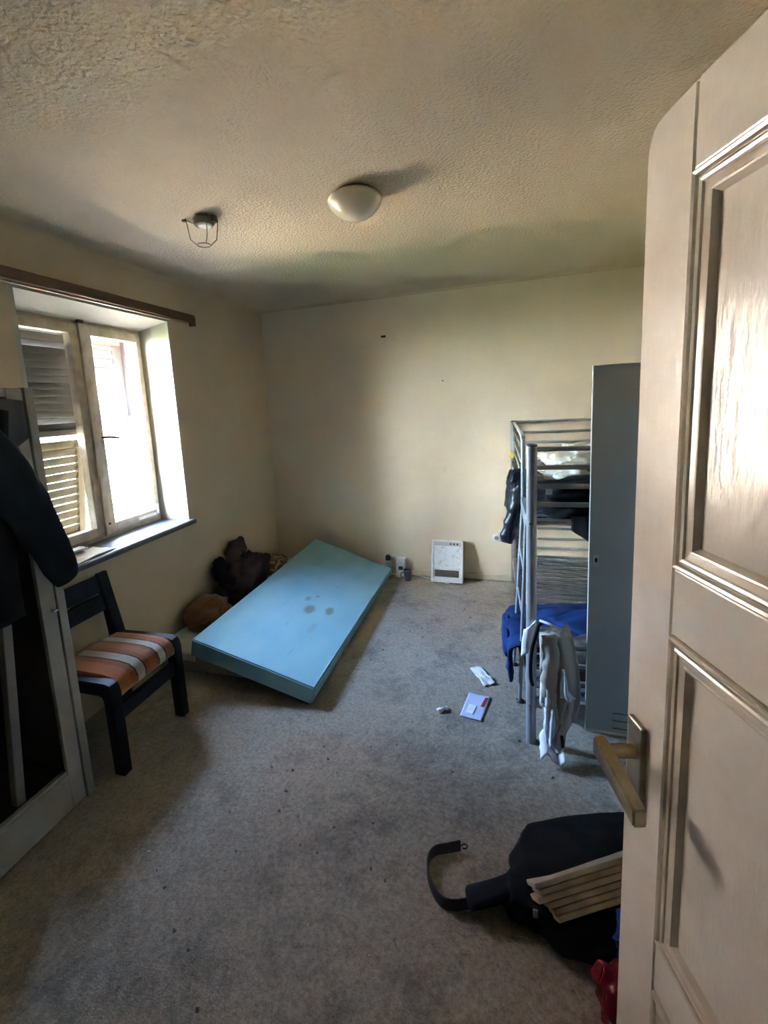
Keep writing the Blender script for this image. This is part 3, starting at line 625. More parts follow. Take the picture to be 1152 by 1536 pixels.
# cushion, rolled over at the front
bm = bmesh.new(); prof = [(-2.09, .40), (-2.09, .445), (-2.05, .463), (-1.9, .470), (-1.78, .468), (-1.72, .458), (-1.688, .437), (-1.675, .405), (-1.678, .375), (-1.70, .362), (-1.74, .36)]
NY = 12; rows = []
for j in range(NY+1):
    t = j/NY; y = lerp(YN+.028, YFa-.028, t); dome = .012*math.sin(PI*t)
    rows.append([bm.verts.new((x, y, z+(dome if 1 < i < 9 else 0))) for i, (x, z) in enumerate(prof)])
for j in range(NY):
    for i in range(len(prof)): bm.faces.new((rows[j][i], rows[j][(i+1) % len(prof)], rows[j+1][(i+1) % len(prof)], rows[j+1][i]))
bm.faces.new(rows[0]); bm.faces.new(rows[-1][::-1])
seat = obj('seat', bm, seat_mat(), ch, smooth=True, autosmooth=50)
def sidecurve(y0, y1):
    """front leg that bends into the side rail, one piece"""
    bm = bmesh.new()
    outer = [(-1.672, 0), (-1.672, .40), (-1.677, .43), (-1.69, .45), (-1.715, .458), (-2.10, .452)]
    inner = [(-2.10, .392), (-1.755, .395), (-1.738, .388), (-1.732, .37), (-1.728, 0)]
    poly_prism(bm, [(x, y0, z) for x, z in outer+inner], (0, y1-y0, 0)); bmesh.ops.recalc_face_normals(bm, faces=bm.faces)
    bmesh.ops.bevel(bm, geom=[e for e in bm.edges if abs(e.verts[0].co.y-e.verts[1].co.y) < 1e-6], offset=.005, segments=2, affect='EDGES', clamp_overlap=True)
    return bm
for y in (YN, YFa): obj('leg', sidecurve(y-.027, y+.027), M_CHAIRWOOD, ch, smooth=True, autosmooth=35)
for y in (YN, YFa):
    bm = bmesh.new(); poly_prism(bm, [(-2.155, y-.032, .795), (-2.125, y-.032, .80), (-2.045, y-.032, .44), (-2.05, y-.032, .30), (-2.06, y-.032, 0), (-2.115, y-.032, 0), (-2.105, y-.032, .40)], (0, .064, 0))
    bmesh.ops.recalc_face_normals(bm, faces=bm.faces); bmesh.ops.bevel(bm, geom=bm.edges[:], offset=.005, segments=2, affect='EDGES', clamp_overlap=True)
    o = obj('leg', bm, M_CHAIRWOOD, ch, smooth=True, autosmooth=35)
box('front_rail', (-1.722, YN+.0275, .252), (-1.69, YFa-.0275, .322), M_CHAIRWOOD, ch, .004)
box('back_rail', (-2.10, YN+.033, .33), (-2.07, YFa-.033, .395), M_CHAIRWOOD, ch, .004)
for z0, z1 in ((.596, .68), (.694, .786)):
    sl_ = -.22
    bm = bmesh.new(); xa = lambda z: -2.118-(z-.6)*.19
    poly_prism(bm, [(xa(z0), YN+.033, z0), (xa(z0)+.018, YN+.033, z0), (xa(z1)+.018, YN+.033, z1), (xa(z1), YN+.033, z1)], (0, YFa-YN-.066, 0)); obj('back_slat', bm, M_CHAIRWOOD, ch)

# ------------------------------------------------------------------ mattresses
tag(box('thin_mattress', (XW+.01, 2.30, .0), (-1.455, 4.14, .122), M_BEIGEFOAM, None, .012), 'flat beige mattress on the floor along the window wall', 'mattress')
def foam_mat():
    m = bpy.data.materials.new('blue_foam'); m.use_nodes = True; t, b = node_chain(m); L = t.links.new
    uv = t.nodes.new('ShaderNodeUVMap'); 
    n = t.nodes.new('ShaderNodeTexNoise'); n.inputs['Scale'].default_value = 5; n.inputs['Detail'].default_value = 6; L(uv.outputs[0], n.inputs['Vector'])
    r = t.nodes.new('ShaderNodeValToRGB'); r.color_ramp.elements[0].color = (.225, .445, .525, 1); r.color_ramp.elements[1].color = (.28, .50, .56, 1); r.color_ramp.elements[0].position = .35; r.color_ramp.elements[1].position = .7
    L(n.outputs['Fac'], r.inputs[0]); last = r.outputs[0]
    # brown stains at fixed places on the cover (u along length, v across)
    for (u, v_, ru, rv, a) in ((.385, .435, .035, .05, .75), (.42, .275, .033, .042, .75), (.45, .52, .018, .025, .55), (.49, .46, .012, .018, .6), (.25, .50, .006, .008, .6), (.36, .66, .005, .007, .5), (.12, .32, .03, .006, .3), (.62, .36, .006, .05, .25), (.28, .30, .04, .03, .22)):
        sb = t.nodes.new('ShaderNodeVectorMath'); sb.operation = 'SUBTRACT'; sb.inputs[1].default_value = (u, v_, 0)
        nn = t.nodes.new('ShaderNodeTexNoise'); nn.inputs['Scale'].default_value = 22; nn.inputs['Detail'].default_value = 3; L(uv.outputs[0], nn.inputs['Vector'])
        ad = t.nodes.new('ShaderNodeVectorMath'); ad.operation = 'MULTIPLY_ADD'; ad.inputs[1].default_value = (.03, .03, 0); L(nn.outputs['Color'], ad.inputs[0]); L(uv.outputs[0], ad.inputs[2])
        L(ad.outputs[0], sb.inputs[0]); sb.inputs[1].default_value = (u+.015, v_+.015, 0)
        dv = t.nodes.new('ShaderNodeVectorMath'); dv.operation = 'DIVIDE'; dv.inputs[1].default_value = (ru, rv, 1); L(sb.outputs[0], dv.inputs[0])
        ln = t.nodes.new('ShaderNodeVectorMath'); ln.operation = 'LENGTH'; L(dv.outputs[0], ln.inputs[0])
        mr = t.nodes.new('ShaderNodeMapRange'); mr.inputs[1].default_value = .6; mr.inputs[2].default_value = 1.15; mr.inputs[3].default_value = a; mr.inputs[4].default_value = 0; L(ln.outputs['Value'], mr.inputs[0])
        mx = t.nodes.new('ShaderNodeMix'); mx.data_type = 'RGBA'; mx.inputs[7].default_value = (.17, .16, .10, 1); L(mr.outputs[0], mx.inputs[0]); L(last, mx.inputs[6]); last = mx.outputs[2]
    L(last, b.inputs['Base Color']); b.inputs['Roughness'].default_value = .7; b.inputs['Specular IOR Level'].default_value = .25
    n2 = t.nodes.new('ShaderNodeTexNoise'); n2.inputs['Scale'].default_value = 18; n2.inputs['Detail'].default_value = 5; L(uv.outputs[0], n2.inputs['Vector'])
    bp = t.nodes.new('ShaderNodeBump'); bp.inputs['Strength'].default_value = .15; bp.inputs['Distance'].default_value = .01; L(n2.outputs['Fac'], bp.inputs['Height']); L(bp.outputs[0], b.inputs['Normal'])
    return m
def foam():
    # corner points: top face then underside (near right, near left, far left, far right)
    Nt, Fl, FL, Ft = V((-.987, 2.151, .108)), V((-1.764, 2.150, .318)), V((-1.752, 4.10, .355)), V((-.985, 4.075, .095))
    Nb, Flb, FLb, Fb = V((-1.017, 2.152, .002)), V((-1.790, 2.155, .208)), V((-1.785, 4.09, .235)), V((-1.015, 4.07, .002))
    bm = bmesh.new(); uvl = bm.loops.layers.uv.new('UVMap'); nu, nv, nw = 40, 18, 4
    def P(u, v, w_):
        top = lerp(lerp(Nt, Fl, v), lerp(Ft, FL, v), u); bot = lerp(lerp(Nb, Flb, v), lerp(Fb, FLb, v), u)
        p = lerp(bot, top, w_); p.z += .010*math.sin(PI*u)*(-1)*v*.5+.003*fbm(V((u*6, v*4, 2)), 2)*w_
        return p
    grid = {}
    def vert(i, j, k):
        if (i, j, k) not in grid: grid[(i, j, k)] = bm.verts.new(P(i/nu, j/nv, k/nw))
        return grid[(i, j, k)]
    def quad(a, b, c, d):
        f = bm.faces.new([vert(*x) for x in (a, b, c, d)])
        for lp, x in zip(f.loops, (a, b, c, d)): lp[uvl].uv = (x[0]/nu, x[1]/nv if x[2] == nw else x[1]/nv*.999+x[2]*.0)
    for i in range(nu):
        for j in range(nv): quad((i, j, nw), (i+1, j, nw), (i+1, j+1, nw), (i, j+1, nw)); quad((i, j, 0), (i, j+1, 0), (i+1, j+1, 0), (i+1, j, 0))
        for k in range(nw): quad((i, 0, k), (i+1, 0, k), (i+1, 0, k+1), (i, 0, k+1)); quad((i, nv, k), (i, nv, k+1), (i+1, nv, k+1), (i+1, nv, k))
    for j in range(nv):
        for k in range(nw): quad((0, j, k), (0, j, k+1), (0, j+1, k+1), (0, j+1, k)); quad((nu, j, k), (nu, j+1, k), (nu, j+1, k+1), (nu, j, k+1))
    bmesh.ops.recalc_face_normals(bm, faces=bm.faces)
    es = [e for e in bm.edges if len(e.link_faces) == 2 and e.calc_face_angle(0) > 1.0]
    bmesh.ops.bevel(bm, geom=es, offset=.007, segments=2, affect='EDGES')
    return tag(obj('foam_mattress', bm, foam_mat(), None, smooth=True, autosmooth=50), 'light blue stained foam mattress tilted over the flat one', 'mattress')
foam()
def whitesh(u, v):
    x = lerp(XW+.03, -1.86, u); y = lerp(2.62, 2.283, min(v/.62, 1)); z = .137
    if v > .62: z = .137-(v-.62)/.38*.05
    return (x, y-.004, z)
tag(sheet('crumpled_sheet', whitesh, 20, 24, M_WHITESHEET, None, .005, .012, 9, 4, .124 if False else None), 'off-white crumpled sheet on the near corner of the flat mattress', 'sheet')

# clothes on the flat mattress by the wall
tag(lump('rust_blanket', (-2.045, 2.70, .205), (.135, .20, .095), M_ORANGE, None, (0, .1, .15), 3, .42, 1.8, 4, .135, .2), 'crumpled rust-orange blanket against the wall beside the blue mattress', 'blanket')
bj = tag(empty('brown_jacket', (-2.0, 3.2, .13)), 'dark brown jacket heaped against the wall behind the blue mattress', 'jacket')
lump('body', (-2.02, 3.22, .30), (.155, .27, .165), M_BROWN, bj, (0, 0, .1), 11, .45, 1.9, 4, .135, .2, .9)
bm = bmesh.new(); tube(bm, spline([(-2.02, 3.12, .33), (-2.09, 3.16, .45), (-2.10, 3.22, .52), (-2.06, 3.28, .535)], 5), [.07+.008*math.sin(i*2) for i in range(16)], 14)
for v in bm.verts: v.co += V((1, .6, .5))*.018*fbm(v.co*14, 2)
obj('sleeve', bm, M_BROWN, bj, smooth=True)
bm = bmesh.new(); tube(bm, spline([(-2.0, 3.0, .26), (-2.08, 2.97, .36), (-2.11, 2.98, .45), (-2.1, 3.02, .47)], 5), [.05+.006*math.sin(i*2.3) for i in range(16)], 14)
for v in bm.verts: v.co += V((1, .6, .5))*.015*fbm(v.co*14, 2)
obj('sleeve', bm, M_BLACKCLOTH, bj, smooth=True)
lump('hem', (-2.03, 3.00, .22), (.12, .09, .09), M_BROWN, bj, (0, 0, .3), 17, .4, 2, 4, .135, .2, .8)
tag(lump('patterned_cloth', (-2.02, 3.70, .205), (.12, .17, .08), M_PATTERN, None, (0, 0, .2), 23, .4, 2, 4, .135, .2), 'small tan patterned cloth beyond the brown jacket', 'cloth')

# ------------------------------------------------------------------ small things along the back wall
bt = tag(empty('bottle', (-1.03, 4.128, 0)), 'grey bottle with black cap behind the blue mattress corner', 'bottle')
lathe('body', [(0, 0), (.028, 0), (.030, .01), (.030, .13), (.024, .15), (.018, .158), (0, .158)], (-1.03, 4.128, 0), mat('bottle_grey', (.3, .3, .31), .35, col2=(.5, .5, .5), nscale=20), bt, 24)
lathe('cap', [(0, .1585), (.024, .1585), (.026, .165), (.024, .195), (.012, .208), (0, .208)], (-1.03, 4.128, 0), M_DARKPL, bt, 24)
pk = tag(empty('paper_packet', (-.905, 4.125, 0)), 'white upright packet with grey print beside the dark cup', 'packet')
bm = bmesh.new(); poly_prism(bm, [(-.95, 4.09, .003), (-.86, 4.09, .003), (-.862, 4.115, .175), (-.948, 4.115, .175)], (0, .04, 0)); bmesh.ops.recalc_face_normals(bm, faces=bm.faces); bmesh.ops.bevel(bm, geom=bm.edges[:], offset=.003, segments=2, affect='EDGES'); obj('bag', bm, mat('packet_white', (.66, .66, .64), .6, col2=(.5, .5, .49), nscale=25), pk)
bm = bmesh.new(); bx(bm, (-.925, 4.0985, .075), (-.885, 4.1015, .11), 0, None); obj('print', bm, M_DARKPL, pk)
bm = bmesh.new(); bx(bm, (-.951, 4.113, .160), (-.859, 4.156, .185), .003); obj('folded_top', bm, M_WHITEPL, pk)
cp = tag(empty('cup', (-.828, 4.045, 0)), 'small dark grey cup on the carpet next to the packet', 'cup')
lathe('wall', [(0, 0), (.030, 0), (.032, .004), (.040, .10), (.037, .10), (.030, .012), (0, .010)], (-.828, 4.045, 0), mat('cup_grey', (.07, .075, .09), .4), cp, 24)
lathe('rim', [(.0372, .1003), (.0415, .1003), (.042, .104), (.038, .105), (.0372, .1003)], (-.828, 4.045, 0), M_GREYMETAL, cp, 24)
rod('handle', spline([(-.862, 4.03, .085), (-.885, 4.02, .075), (-.888, 4.02, .045), (-.862, 4.03, .03)], 5), .005, mat('cup_grey', (0, 0, 0)), cp, 8)

# heater leaning on the wall
ht = empty('fan_heater', (-.468, 4.03, 0)); tag(ht, 'white dirty electric wall heater leaning against the back wall', 'heater')
ht.rotation_euler = (math.radians(-14), 0, math.radians(-2)); HM = Matrix.Translation((-.468, 4.0, .022)) @ Euler((math.radians(-19), 0, math.radians(-2))).to_matrix().to_4x4()
ht.matrix_world = HM; MW[ht.name] = HM
def hb(n, x0, x1, z0, z1, y0, y1, m, bev=.003, par=ht): return box(n, (x0, y0, z0), (x1, y1, z1), m, par, bev, local=True)
hb('casing', -.135, .135, .0, .37, .006, .07, M_WHITEPL)
hb('side_trim', -.142, -.122, -.004, .374, -.006, .066, M_WHITEPL); hb('side_trim', .122, .142, -.004, .374, -.006, .066, M_WHITEPL)
hb('top_trim', -.1215, .1215, .36, .374, -.005, .066, M_WHITEPL); hb('bottom_trim', -.1215, .1215, -.004, .035, -.008, .066, M_WHITEPL)
hb('front_plate', -.121, .121, .112, .318, .0, .0055, M_DIRTWHITE); 
cpn = hb('control_panel', -.121, .121, .322, .358, .001, .0055, mat('panel_grey', (.45, .47, .48), .4))
for x in (.03, .06, .09): lathe('knob', [(0, 0), (.009, 0), (.008, .006), (0, .006)], (x, .0005, .340), M_DARKPL, cpn, 14, axis=(0, -1, 0), local=True)
gr = hb('outlet_grille', -.108, .108, .045, .105, .003, .0055, M_GRILL, 0)
for k in range(5): hb('grille_bar', -.108, .108, .049+k*.0125, .053+k*.0125, -.001, .003, M_WIRE, .0005, gr)
hb('foot', -.02, .02, -.014, -.0045, .01, .04, M_WHITEPL)
tag(rod('power_cable', spline([(-.60, 4.06, .02), (-.66, 4.10, .012), (-.74, 4.13, .016), (-.80, 4.135, .03), (-.85, 4.14, .01), (-1.0, 4.145, .008)], 6), .004, M_WHITEPL, None, 8), 'thin white cable running from the heater to the packet', 'cable')
ws = tag(empty('wall_socket', (-.035, YB, .395)), 'round white wall socket beside the bunk bed', 'socket')
lathe('plate', [(0, 0), (.040, 0), (.040, .006), (.034, .010), (.022, .010), (.020, .002), (0, .002)], (-.035, YB-.0005, .395), M_WHITEPL, ws, 30, axis=(0, -1, 0))
lathe('insert', [(0, .0022), (.018, .0022), (.018, .004), (0, .004)], (-.035, YB-.0005, .395), mat('socket_grey', (.35, .34, .31), .5), ws, 20, axis=(0, -1, 0))
for dx in (-.007, .007): lathe('contact_hole', [(0, .0042), (.003, .0042), (.003, .005), (0, .005)], (-.035+dx, YB-.0005, .395), M_HOLE, ws, 8, axis=(0, -1, 0))

# ------------------------------------------------------------------ bunk bed
bb = tag(empty('bunk_bed', (.58, 3.15, 0)), 'grey tubular metal bunk bed along the right wall', 'bunk bed')
XL, XRt, YN_, YF_ = .132, 1.05, 2.14, 4.145; XLF = .110
posts = [(XL, YN_), (XRt, YN_), (XLF, YF_), (XRt, YF_)]
for x, y in posts:
    p = rod('post', [(x, y, .0), (x, y, 1.425)], .023, M_GREYMETAL, bb, 20)
    lathe('post_cap', [(0, 1.4255), (.0235, 1.4255), (.0235, 1.432), (.018, 1.437), (0, 1.438)], (x, y, 0), M_DARKPL, p, 20)
    lathe('bolt', [(0, 0), (.008, 0), (.007, .004), (0, .005)], (x-.005, y-.0225, 1.085), M_CHROME, p, 10, axis=(-.2, -1, 0)); lathe('bolt', [(0, 0), (.008, 0), (.007, .004), (0, .005)], (x-.005, y-.0225, .205), M_CHROME, p, 10, axis=(-.2, -1, 0))
def endbars(y, zs, rr_):
    for z in zs: rod('end_bar', [((XL if y < 3 else XLF)+.02, y, z), (XRt-.02, y, z)], rr_, M_GREYMETAL, bb, 10)
endbars(YN_, (1.412, 1.332, 1.248, 1.167, 1.083), .011); endbars(YN_, (.50, .415, .33), .010)
endbars(YF_, (1.425, 1.335, 1.25, 1.167, 1.083), .011); endbars(YF_, (.59, .503, .414, .331, .253), .010)
for z0, z1 in ((1.015, 1.065), (.185, .235)):
    for (xa, xb) in ((XL, XLF), (XRt, XRt)):
        bm = bmesh.new(); poly_prism(bm, [(xa-.012, YN_+.02, z0), (xa+.012, YN_+.02, z0), (xa+.012, YN_+.02, z1), (xa-.012, YN_+.02, z1)], (xb-xa, YF_-YN_-.04, 0)); obj('side_rail', bm, M_GREYMETAL, bb)
    if z0 < 1: box('end_rail', (XL+.02, YN_-.012, z0), (XRt-.02, YN_+.012, z1), M_GREYMETAL, bb, .003)
    box('end_rail', (XLF+.02, YF_-.012, z0), (XRt-.02, YF_+.012, z1), M_GREYMETAL, bb, .003)
bm = bmesh.new(); bx(bm, (XL+.013, -.026, -.004), (XRt-.013, .026, .004), .0015); bmesh.ops.recalc_face_normals(bm, faces=bm.faces)
sm = bpy.data.meshes.new('slat'); bmesh.ops.translate(bm, vec=(-.58, 0, 0), verts=bm.verts[:]); bm.to_mesh(sm); bm.free(); sm.materials.append(mat('slat_dark_metal', (.10, .108, .12), .45, .3, col2=(.14, .15, .165), nscale=12))
for zt in (1.069, .239):
    for k in range(23):
        o = bpy.data.objects.new('slat', sm); COL.objects.link(o); o.parent = bb; o.location = (0, YN_+.10+k*.083-3.15, zt); MW[o.name] = MW[bb.name]
# guard rail on the open long side, ending at the ladder gap
gx = .118
gp = [(gx, YF_-.02, 1.418), (gx+.006, 2.86, 1.418), (gx+.007, 2.81, 1.405), (gx+.008, 2.79, 1.37), (gx+.008, 2.79, 1.066)]
rod('guard_rail', spline(gp, 5), .013, M_GREYMETAL, bb, 12)
for z in (1.335, 1.25, 1.167): rod('guard_bar', [(gx, YF_-.02, z), (gx+.008, 2.79, z)], .008, M_GREYMETAL, bb, 8)
rod('guard_rail', [(XRt, YN_+.02, 1.33), (XRt, YF_-.02, 1.33)], .012, M_GREYMETAL, bb, 10)
# ladder leaning at the gap
lad = empty('ladder', (.09, 2.62, 0)); lad.parent = bb; lad.matrix_parent_inverse = MW[bb.name].inverted(); MW[lad.name] = Matrix.Translation((.09, 2.62, 0))
A0, A1 = V((.072, 2.80, .012)), V((.124, 2.80, 1.02)); B0, B1 = V((.093, 2.44, .012)), V((.124, 2.42, 1.02))
rod('rail', [A0, A1], .010, M_GREYMETAL, lad, 12); rod('rail', [B0, B1], .010, M_GREYMETAL, lad, 12)
for z in (.26, .505, .75, .99): t = (z-.012)/1.008; rod('rung', [lerp(A0, A1, t), lerp(B0, B1, t)], .008, M_GREYMETAL, lad, 8)
for p in (A0, B0): lathe('foot', [(0, 0), (.022, 0), (.02, .008), (.012, .014), (0, .014)], (p.x, p.y, 0), M_DARKPL, lad, 16)

# bedding and clothes on the upper bunk
tag(lump('white_bedding', (.62, 3.10, 1.20), (.36, .44, .125), M_BED, None, (0, 0, 0), 31, .38, 2.6, 5, 1.075, .35, .9), 'crumpled cream bedding heaped on the upper bunk', 'bedding')
tag(lump('khaki_blanket', (.52, 2.78, 1.245), (.16, .10, .07), M_KHAKI, None, (0, 0, .2), 37, .4, 2, 4, 1.10, .2), 'folded khaki blanket on top of the upper bunk bedding', 'blanket')
tag(lump('white_pillow', (.24, 3.80, 1.15), (.085, .2, .075), M_WHITEJ, None, (0, 0, 0), 41, .25, 1.8, 4, 1.075, .2), 'white pillow behind the guard rail of the upper bunk', 'pillow')
bjk = tag(empty('black_jacket', (.56, 2.36, 1.07)), 'black jacket spread on the near end of the upper bunk', 'jacket')
lump('body', (.60, 2.35, 1.165), (.46, .15, .11), M_BLACKCLOTH, bjk, (0, -.06, 0), 43, .3, 2.2, 5, 1.0755, .4, .7)
box('label', (.196, 2.194, 1.20), (.222, 2.198, 1.228), M_PAPER, bjk, 0, Matrix.Translation((0, 0, 0)))
def navycorner(u, v):
    x = lerp(.29, .62, u); zb = lerp(1.06, 1.03, u)
    tip = .055*max(0, 1-abs(u-.22)/.22); z = lerp(1.12, 1.065-tip, v)
    return (x, 2.116-.012*math.sin(v*2.2)-.004*math.sin(u*25), z)
tag(sheet('navy_cloth', navycorner, 26, 14, M_NAVY2, None, .006, .012, 14, 2), 'dark navy cloth corner hanging over the near end bars of the upper bunk', 'cloth')
pj = tag(empty('puffer_jacket', (.07, 2.95, .75)), 'glossy black puffer jacket hanging over the side of the upper bunk', 'jacket')
lump('body', (.085, 3.02, 1.065), (.055, .17, .135), M_BLACKPUFF, pj, (0, .1, 0), 47, .3, 2.2, 4, None, .2, .8)
lump('hood', (.10, 2.90, 1.15), (.05, .10, .06), M_BLACKPUFF, pj, (0, 0, 0), 53, .3, 2.0, 4, None, .2, .8)
pth = spline([(.115, 2.84, 1.13), (.095, 2.84, 1.04), (.068, 2.84, .93), (.046, 2.84, .85), (.036, 2.84, .775)], 10)
bm = bmesh.new(); tube(bm, pth, [(.048-.006*i/len(pth))*(1-.16*abs(math.cos(i*.33))) for i in range(len(pth))], 18)
for v in bm.verts: v.co += V((1, 1, .3))*.012*fbm(v.co*16, 2)
obj('sleeve', bm, M_BLACKPUFF, pj, smooth=True)
tag(lump('yellow_rag', (.088, 3.98, 1.165), (.022, .03, .03), M_YELLOW, None, (0, 0, 0), 3, .3, 2, 3), 'tiny yellow rag at the far corner post of the bunk bed', 'rag')

# lower bunk: blue blanket, beige jacket over the end
bl = tag(empty('blue_blanket', (.4, 2.7, .24)), 'royal blue blanket draped over the side of the lower bunk', 'blanket')
prof = spline([(.82, 0, .31), (.6, 0, .36), (.35, 0, .37), (.15, 0, .345), (.055, 0, .325), (.032, 0, .26), (.030, 0, .13)], 6)
def blf(u, v):
    q = prof[min(int(u*(len(prof)-1)), len(prof)-1)]; y = lerp(2.36+.05*u, 2.92, v)
    return (q.x+.012*math.sin(v*19)*u**2, y, q.z+.02*math.sin(v*7+u*4)*(1-u)+.0)
sheet('drape', blf, len(prof)-1, 26, M_BLUEBL, bl, .012, .045, 6, 4)
lump('heap', (.55, 2.62, .33), (.26, .26, .09), M_BLUEBL, bl, (0, 0, .2), 59, .45, 2.2, 4, .245, .2, .9)
lump('roll', (.035, 2.74, .225), (.035, .17, .10), M_BLUEBL, bl, (0, 0, 0), 61, .2, 1.8, 4, None, .3, .5)
wj = tag(empty('beige_jacket', (.22, 2.06, 0)), 'beige jacket with white lining hanging from the bunk end down to the floor', 'jacket')
def hang(pts):
    """pts: rows (xl, xr, y, z) from top to bottom"""
    def f(u, v):
        k = v*(len(pts)-1); i = min(int(k), len(pts)-2); t = k-i; a, b = pts[i], pts[i+1]
        xl, xr, y, z = (lerp(a[q], b[q], t) for q in range(4))
        return (lerp(xl, xr, u), y-.022*math.sin(u*PI)-.010*math.sin(u*11+v*2), z)
    return f
sheet('body', hang([(.20, .26, 2.20, .53), (.165, .29, 2.13, .60), (.165, .30, 2.085, .58), (.165, .325, 2.07, .45), (.17, .335, 2.07, .30), (.18, .315, 2.07, .18)]), 26, 34, M_BEIGEJ, wj, .008, .03, 9, 6)
pth = spline([(.20, 2.05, .60), (.205, 2.035, .50), (.20, 2.03, .36), (.198, 2.035, .27)], 7)
bm = bmesh.new(); tube(bm, pth, [.034+.002*math.sin(i*1.7) for i in range(len(pth))], 16, flat=(1, .6, (0, 1, 0)))
for v in bm.verts: v.co += V((1, .6, .2))*.012*fbm(v.co*26, 3)
obj('sleeve', bm, M_BEIGEJ, wj, smooth=True)
sheet('white_lining', hang([(.168, .20, 2.045, .40), (.163, .215, 2.035, .30), (.168, .21, 2.045, .27)]), 10, 12, M_WHITEJ, wj, .006, .012, 14, 8)
sheet('white_lining', hang([(.250, .262, 2.028, .46), (.245, .275, 2.022, .36), (.245, .305, 2.028, .325)]), 10, 10, M_WHITEJ, wj, .006, .008, 14, 9)
sheet('white_lining', hang([(.185, .235, 2.06, .28), (.183, .23, 2.055, .18), (.186, .225, 2.05, .11), (.19, .22, 2.05, .075)]), 12, 14, M_WHITEJ, wj, .006, .018, 16, 10)
sheet('lower_sleeve', hang([(.215, .315, 2.08, .30), (.225, .31, 2.075, .2), (.225, .275, 2.065, .11), (.215, .27, 2.055, .05)]), 14, 16, mat('grey_lilac', (.50, .495, .53), .8, col2=(.43, .425, .46), nscale=8), wj, .01, .03, 12, 12)
sheet('collar', lambda u, v: (lerp(.098, .150, u)-.012*v, 2.112-.012*math.sin(u*3), lerp(.585, .45, v)+.05*u), 10, 10, M_WHITEJ, wj, .006, .01, 18, 13)
sheet('cuff', lambda u, v: (lerp(.165, .265, u), lerp(2.085, 1.985, v)+.015*math.sin(u*4), .035+.05*(1-v)+.02*math.sin(u*7)), 12, 10, M_WHITEJ, wj, .008, .02, 18, 14, .006)
rod('zip_trim', spline([(.175, 2.10, .63), (.158, 2.06, .635), (.145, 2.04, .60), (.13, 2.045, .53), (.124, 2.05, .45), (.126, 2.055, .38), (.133, 2.06, .345)], 6), .0085, M_BLACKCLOTH, wj, 8)
rod('black_stripe', spline([(.255, 2.035, .13), (.258, 2.03, .09), (.248, 2.028, .055), (.235, 2.03, .03)], 5), .007, M_BLACKCLOTH, wj, 8)
rod('white_piping', spline([(.165, 2.09, .645), (.20, 2.065, .645), (.25, 2.06, .625)], 6), .006, M_WHITEJ, wj, 8)
tag(lump('brown_clothes', (.42, 2.36, .33), (.17, .12, .10), mat('taupe_cloth', (.12, .10, .085), .9, col2=(.08, .065, .055)), None, (0, 0, 0), 67, .4, 2, 4, .2455, .3), 'taupe clothes bundled on the near end of the lower bunk', 'clothes')
tag(lump('plastic_sack', (.40, 2.40, .085), (.12, .14, .09), mat('pale_sack', (.28, .34, .35), .4, col2=(.2, .25, .26)), None, (0, 0, 0), 71, .3, 2, 4, .003, .3), 'pale grey sack on the floor beneath the lower bunk', 'sack')

# ------------------------------------------------------------------ locker with its door swung open
LY = 2.085
lo = tag(empty('metal_locker', (.88, 1.75, 0)), 'tall grey steel locker with its door standing open in front of the bunk', 'locker')
LX0 = .690
box('side', (LX0, LY-.62, .10), (XR-.03, LY-.618, 1.75), M_LOCKER, lo, 0); box('side', (LX0, LY-.002, .10), (XR-.03, LY, 1.75), M_LOCKER, lo, 0)
box('back', (XR-.03, LY-.62, .10), (XR-.028, LY, 1.75), M_LOCKER, lo, 0); box('top', (LX0, LY-.617, 1.748), (XR-.031, LY-.003, 1.75), M_LOCKER, lo, 0); box('bottom', (LX0, LY-.617, .10), (XR-.031, LY-.003, .115), M_LOCKER, lo, 0)
box('divider', (LX0+.002, LY-.31, .116), (XR-.032, LY-.308, 1.747), M_LOCKER, lo, 0)
for y in (LY-.30, LY-.61): box('hat_shelf', (LX0+.01, y, 1.45), (XR-.032, y+.29, 1.455), M_LOCKER, lo, 0)
for x in (LX0+.02, XR-.07):
    for y in (LY-.60, LY-.04): box('foot', (x, y, 0), (x+.03, y+.03, .0995), M_DARKPL, lo, .002)
nd = empty('near_door', (LX0, LY-.31, .11)); nd.parent = lo; nd.matrix_parent_inverse = MW[lo.name].inverted(); MW[nd.name] = Matrix.Translation((LX0, LY-.31, .11))
box('sheet', (LX0-.014, LY-.615, .118), (LX0-.001, LY-.312, 1.745), M_LOCKER, nd, .002)
ld = empty('open_door', (LX0, LY, .12)); ld.parent = lo; ld.matrix_parent_inverse = MW[lo.name].inverted(); MW[ld.name] = Matrix.Translation((LX0, LY, .12))
DX0 = .357
box('skin', (DX0, LY, .150), (LX0-.003, LY+.002, 1.748), M_LOCKER, ld, 0)
box('edge_flange', (DX0-.002, LY-.016, .148), (DX0+.0015, LY+.002, 1.75), M_LOCKEREDGE, ld, .0005); box('edge_flange', (DX0, LY-.016, .148), (LX0-.003, LY-.0005, .1505), M_LOCKEREDGE, ld, .0005)
box('edge_flange', (DX0, LY-.016, 1.747), (LX0-.003, LY-.0005, 1.75), M_LOCKER, ld, .0005)
lc = box('lock_plate', (.374, LY-.004, .915), (.394, LY-.0005, .965), M_LOCKEREDGE, ld, .001); box('lock_bolt', (.379, LY-.012, .935), (.388, LY-.0045, .952), M_HOLE, lc, .001)
for k in range(3): 
    z = .165+k*.036
    box('louvre', (.462, LY-.007, z+.010), (.600, LY-.0005, z+.014), M_HOLE if False else M_LOCKER, ld, .001); box('louvre_slot', (.464, LY-.0015, z+.003), (.598, LY-.0003, z+.0095), M_HOLE, ld, 0)

